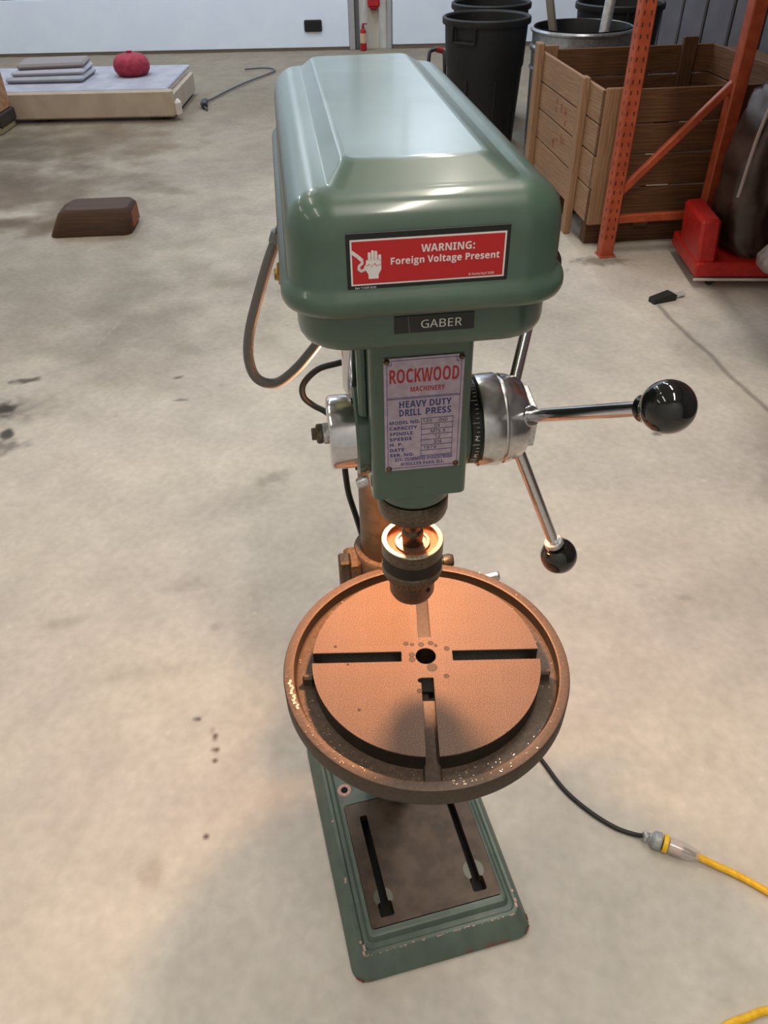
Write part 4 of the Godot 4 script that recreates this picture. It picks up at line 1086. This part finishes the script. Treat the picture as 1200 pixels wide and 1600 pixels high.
func cans() -> void:
	var blk := mottled(rgb(13, 14, 17), rgb(20, 21, 25), 0.4, 0.62)
	var list := [
		["big black plastic trash can with a moulded handle, nearest of the black cans", 0.89, -7.05, 0.325, 0.27, 0.91, 0.0],
		["black plastic trash can behind the nearest black can", 1.03, -7.9, 0.325, 0.27, 0.91, 0.6],
		["black plastic trash can behind the galvanized bin, by the ribbed wall", 2.06, -7.55, 0.345, 0.28, 0.93, 0.3]]
	for e in list:
		var t := thing("trash_can", e[0], "trash can", Vector3(e[1], 0, e[2]), e[6], "black trash cans by the wall")
		part("body", lath(bin_shape(e[3], e[4], e[5]), blk, 56), t)
		for s in [-1, 1]:
			var a: float = PI / 2 + 0.65 if s > 0 else -PI / 2 + 0.65
			var hb := Mb.new()
			var fr: float = e[3] + 0.012
			var bs := Basis(Vector3.UP, -a + PI / 2)
			hb.box(bs * Vector3(0, e[5] - 0.15, fr - 0.012), Vector3(0.2, 0.02, 0.035), 0.005, bs)
			hb.box(bs * Vector3(-0.1, e[5] - 0.1, fr - 0.006), Vector3(0.016, 0.11, 0.03), 0.005, bs)
			hb.box(bs * Vector3(0.1, e[5] - 0.1, fr - 0.006), Vector3(0.016, 0.11, 0.03), 0.005, bs)
			part("handle", hb.commit(blk), t)
		for k in 8:
			var a := TAU * k / 8.0 + 0.2
			var bs := Basis(Vector3.UP, a)
			part("rib", Mb.new().box(bs * Vector3(0, e[5] * 0.3, lerpf(e[4], e[3], 0.33) + 0.002), Vector3(0.018, e[5] * 0.5, 0.012), 0.004, bs * Basis(Vector3.RIGHT, atan2(e[3] - e[4], e[5]))).commit(blk), t)
	var galv := mottled(rgb(150, 156, 164), rgb(176, 182, 190), 0.25, 0.34, 0.8, 0.0, 0.03)
	var g := thing("galvanized_bin", "round galvanized steel bin with ribbed rim, behind the crate", "bin", Vector3(1.53, 0, -6.52))
	part("body", lath([Vector2(0, 0), Vector2(0.34, 0), Vector2(0.345, 0.01), Vector2(0.355, 0.62), Vector2(0.368, 0.635), Vector2(0.355, 0.65), Vector2(0.357, 0.74), Vector2(0.37, 0.755), Vector2(0.372, 0.775), Vector2(0.358, 0.79), Vector2(0.36, 0.86), Vector2(0.372, 0.868), Vector2(0.376, 0.88), Vector2(0.37, 0.892), Vector2(0.358, 0.893), Vector2(0.35, 0.88), Vector2(0.335, 0.03), Vector2(0, 0.03)], galv, 64), g)
	part("liner", lath([Vector2(0.345, 0.895), Vector2(0.352, 0.9), Vector2(0.348, 0.885), Vector2(0.33, 0.72), Vector2(0.2, 0.68), Vector2(0, 0.69)], plain(rgb(20, 20, 22), 0.4), 48), g, "black liner in the bin")
	var sil := mottled(rgb(184, 186, 188), rgb(216, 218, 220), 0.2, 0.35, 0.6)
	var t1 := thing("metal_tube", "bright round metal tube sticking up at the right of the galvanized bin", "tube", Vector3(1.66, 0.72, -6.42))
	part("tube", Mb.new().tube(PackedVector3Array([Vector3(-0.02, 0.0, 0.05), Vector3(0.06, 0.7, -0.05)]), 0.037, 20).commit(sil), t1)
	part("open_end", lath([Vector2(0, 0.001), Vector2(0.03, 0.001)], plain(rgb(14, 14, 15), 0.9), 20, Transform3D(Basis(Vector3(0, 0, 1), -0.114), Vector3(0.0605, 0.702, -0.05))), t1)
	var t2 := thing("metal_channel", "dull flat metal channel leaning at the left of the galvanized bin", "channel", Vector3(1.285, 0.775, -6.47))
	part("web", bx(Vector3(-0.01, 0.2, 0), Vector3(0.05, 0.55, 0.008), plain(rgb(150, 146, 140), 0.45, 0.5), 0.002, Basis(Vector3(0, 0, 1), 0.24)), t2)
	part("flange", bx(Vector3(0.015, 0.207, 0.012), Vector3(0.008, 0.55, 0.03), plain(rgb(120, 116, 112), 0.45, 0.5), 0.002, Basis(Vector3(0, 0, 1), 0.24)), t2)
	# dark wheel peeping out beside the nearest can
	var wm := plain(rgb(34, 34, 36), 0.6)
	var hw := thing("hand_truck", "dark two-wheeled hand truck half hidden left of the nearest black can", "hand truck", Vector3(0.56, 0, -7.75), 0.3)
	for x in [-0.13, 0.13]:
		part("wheel", lath([Vector2(0.03, -0.025), Vector2(0.1, -0.03), Vector2(0.13, -0.022), Vector2(0.135, 0), Vector2(0.13, 0.022), Vector2(0.1, 0.03), Vector2(0.03, 0.025), Vector2(0.03, -0.025)], wm, 28, Transform3D(Basis(Vector3(0, 0, 1), PI / 2), Vector3(x, 0.136, 0))), hw)
	part("axle", Mb.new().tube(PackedVector3Array([Vector3(-0.15, 0.136, 0), Vector3(0.15, 0.136, 0)]), 0.03, 12).commit(wm), hw)
	part("frame", Mb.new().tube(smooth([Vector3(0.09, 0.1, 0.0), Vector3(0.09, 0.45, -0.05), Vector3(0.09, 0.55, -0.1), Vector3(-0.0, 0.56, -0.11), Vector3(-0.05, 0.5, -0.08), Vector3(-0.07, 0.1, 0.0)]), 0.016, 10).commit(plain(rgb(44, 44, 48), 0.5)), hw)
	part("red_grip", Mb.new().tube(PackedVector3Array([Vector3(0.03, 0.565, -0.11), Vector3(0.09, 0.55, -0.1)]), 0.024, 10).commit(plain(rgb(150, 40, 36), 0.5)), hw)

# ---------------------------------------------------------------- things lying far left
func left_side() -> void:
	var beige := mottled(rgb(178, 162, 146), rgb(188, 173, 157), 1.2, 0.7)
	var tarp := mottled(rgb(150, 150, 162), rgb(164, 164, 174), 1.4, 0.6)
	var dark := plain(rgb(46, 38, 34), 0.8)
	var pf := thing("low_platform", "long low beige platform with a grey top, on the floor at far left", "platform", Vector3(-3.1, 0, -8.0))
	part("front_board", bx(Vector3(-0.1, 0.145, -0.04), Vector3(2.6, 0.23, 0.07), beige, 0.015), pf)
	part("top_sheet", bx(Vector3(-0.1, 0.255, -0.63), Vector3(2.5, 0.03, 1.2), tarp, 0.01), pf, "grey top sheet")
	part("side_board", bx(Vector3(1.15, 0.12, -0.62), Vector3(0.07, 0.18, 1.1), beige, 0.01), pf)
	part("side_board", bx(Vector3(-1.35, 0.12, -0.62), Vector3(0.07, 0.18, 1.1), beige, 0.01), pf)
	for x in [-1.2, -0.1, 1.0]:
		part("bearer", bx(Vector3(x, 0.02, -0.6), Vector3(0.12, 0.04, 1.1), dark, 0.004), pf)
	part("pale_end_cap", Mb.new().box(Vector3(1.225, 0.1, -0.06), Vector3(0.06, 0.15, 0.11), 0.03).commit(plain(rgb(214, 204, 196), 0.6)), pf)
	var rd := thing("red_bag", "round crimson bag lying on the grey top of the low platform", "bag", Vector3(-2.42, 0.27, -8.72))
	part("body", Mb.new().lathe([Vector2(0, 0), Vector2(0.12, 0.0), Vector2(0.15, 0.015), Vector2(0.172, 0.05), Vector2(0.178, 0.09), Vector2(0.165, 0.135), Vector2(0.13, 0.172), Vector2(0.07, 0.19), Vector2(0, 0.195)], 36, Transform3D(), 80.0).commit(mottled(rgb(140, 34, 56), rgb(166, 54, 74), 0.3, 0.8)), rd)
	part("tie", lath([Vector2(0, 0.19), Vector2(0.03, 0.19), Vector2(0.024, 0.2), Vector2(0.03, 0.21), Vector2(0, 0.213)], mottled(rgb(150, 40, 62), rgb(170, 52, 72), 0.2, 0.8), 14), rd)
	var bd := thing("grey_bundle", "flat grey folded cloth bundle on the low platform, left of the crimson bag", "cloth", Vector3(-3.2, 0.27, -8.62))
	for k in 3:
		part("fold", bx(Vector3(0.02 * k, 0.03 + 0.05 * k, -0.02 * k), Vector3(0.75 - 0.06 * k, 0.05, 0.5 - 0.05 * k), [tarp, plain(rgb(172, 172, 182), 0.7), plain(rgb(132, 124, 124), 0.8)][k], 0.02, Basis(Vector3.UP, 0.06 * k)), bd)
	var cb := thing("brown_box", "brown wooden box with a dark foot at the left edge, beside the low platform", "box", Vector3(-3.66, 0, -7.58))
	part("body", bx(Vector3(0, 0.31, -0.2), Vector3(0.5, 0.3, 0.36), mottled(rgb(150, 108, 78), rgb(176, 132, 98), 0.4, 0.7), 0.01), cb)
	part("foot", bx(Vector3(0, 0.11, -0.2), Vector3(0.54, 0.1, 0.38), dark, 0.008), cb)
	part("plinth", bx(Vector3(0, 0.03, -0.2), Vector3(0.5, 0.06, 0.36), plain(rgb(150, 136, 108), 0.8), 0.008), cb)
	var hs := thing("air_hose", "thin dark hose curling over the floor from the platform towards the white door", "hose", Vector3(-1.9, 0, -8.45))
	var pts := []
	for e in [[0.24, 0.02, 0.1], [0.2, 0.02, -0.0], [0.17, 0.025, -0.1], [0.15, 0.03, -0.18], [0.2, 0.02, -0.35], [0.3, 0.02, -0.7], [0.45, 0.02, -1.15], [0.65, 0.02, -1.6], [0.72, 0.02, -1.85], [0.6, 0.02, -2.0], [0.35, 0.02, -1.95]]:
		pts.append(Vector3(e[0], e[1], e[2]))
	part("hose", Mb.new().tube(smooth(pts, 8), 0.010, 10).commit(plain(rgb(92, 92, 100), 0.5)), hs)
	part("coupling", Mb.new().tube(PackedVector3Array([Vector3(0.2, 0.03, 0.0), Vector3(0.17, 0.03, -0.1), Vector3(0.17, 0.03, -0.22)]), 0.03, 12).commit(plain(rgb(40, 42, 54), 0.5)), hs, "dark coupling")
	var wb := thing("timber_offcut", "dark brown rusty-looking timber offcut lying alone on the floor at left", "timber", Vector3(-1.86, 0, -5.02), 0.06)
	var off := Mb.new()
	off.loft([rr(-0.26, 0.26, -0.24, 0.08, 0.05, 0.0, 5), rr(-0.25, 0.265, -0.24, 0.085, 0.05, 0.02, 5), rr(-0.19, 0.275, -0.22, 0.06, 0.05, 0.13, 5), rr(-0.14, 0.255, -0.2, 0.03, 0.05, 0.155, 5)], true, true, 50.0)
	part("block", off.commit(wood(rgb(50, 34, 22), rgb(82, 52, 30), 0.2, 8)), wb)
	part("sawn_end", bx(Vector3(0.269, 0.075, -0.085), Vector3(0.014, 0.1, 0.2), mottled(rgb(122, 66, 32), rgb(146, 84, 46), 0.1, 0.7), 0.004), wb, "reddish brown sawn end")
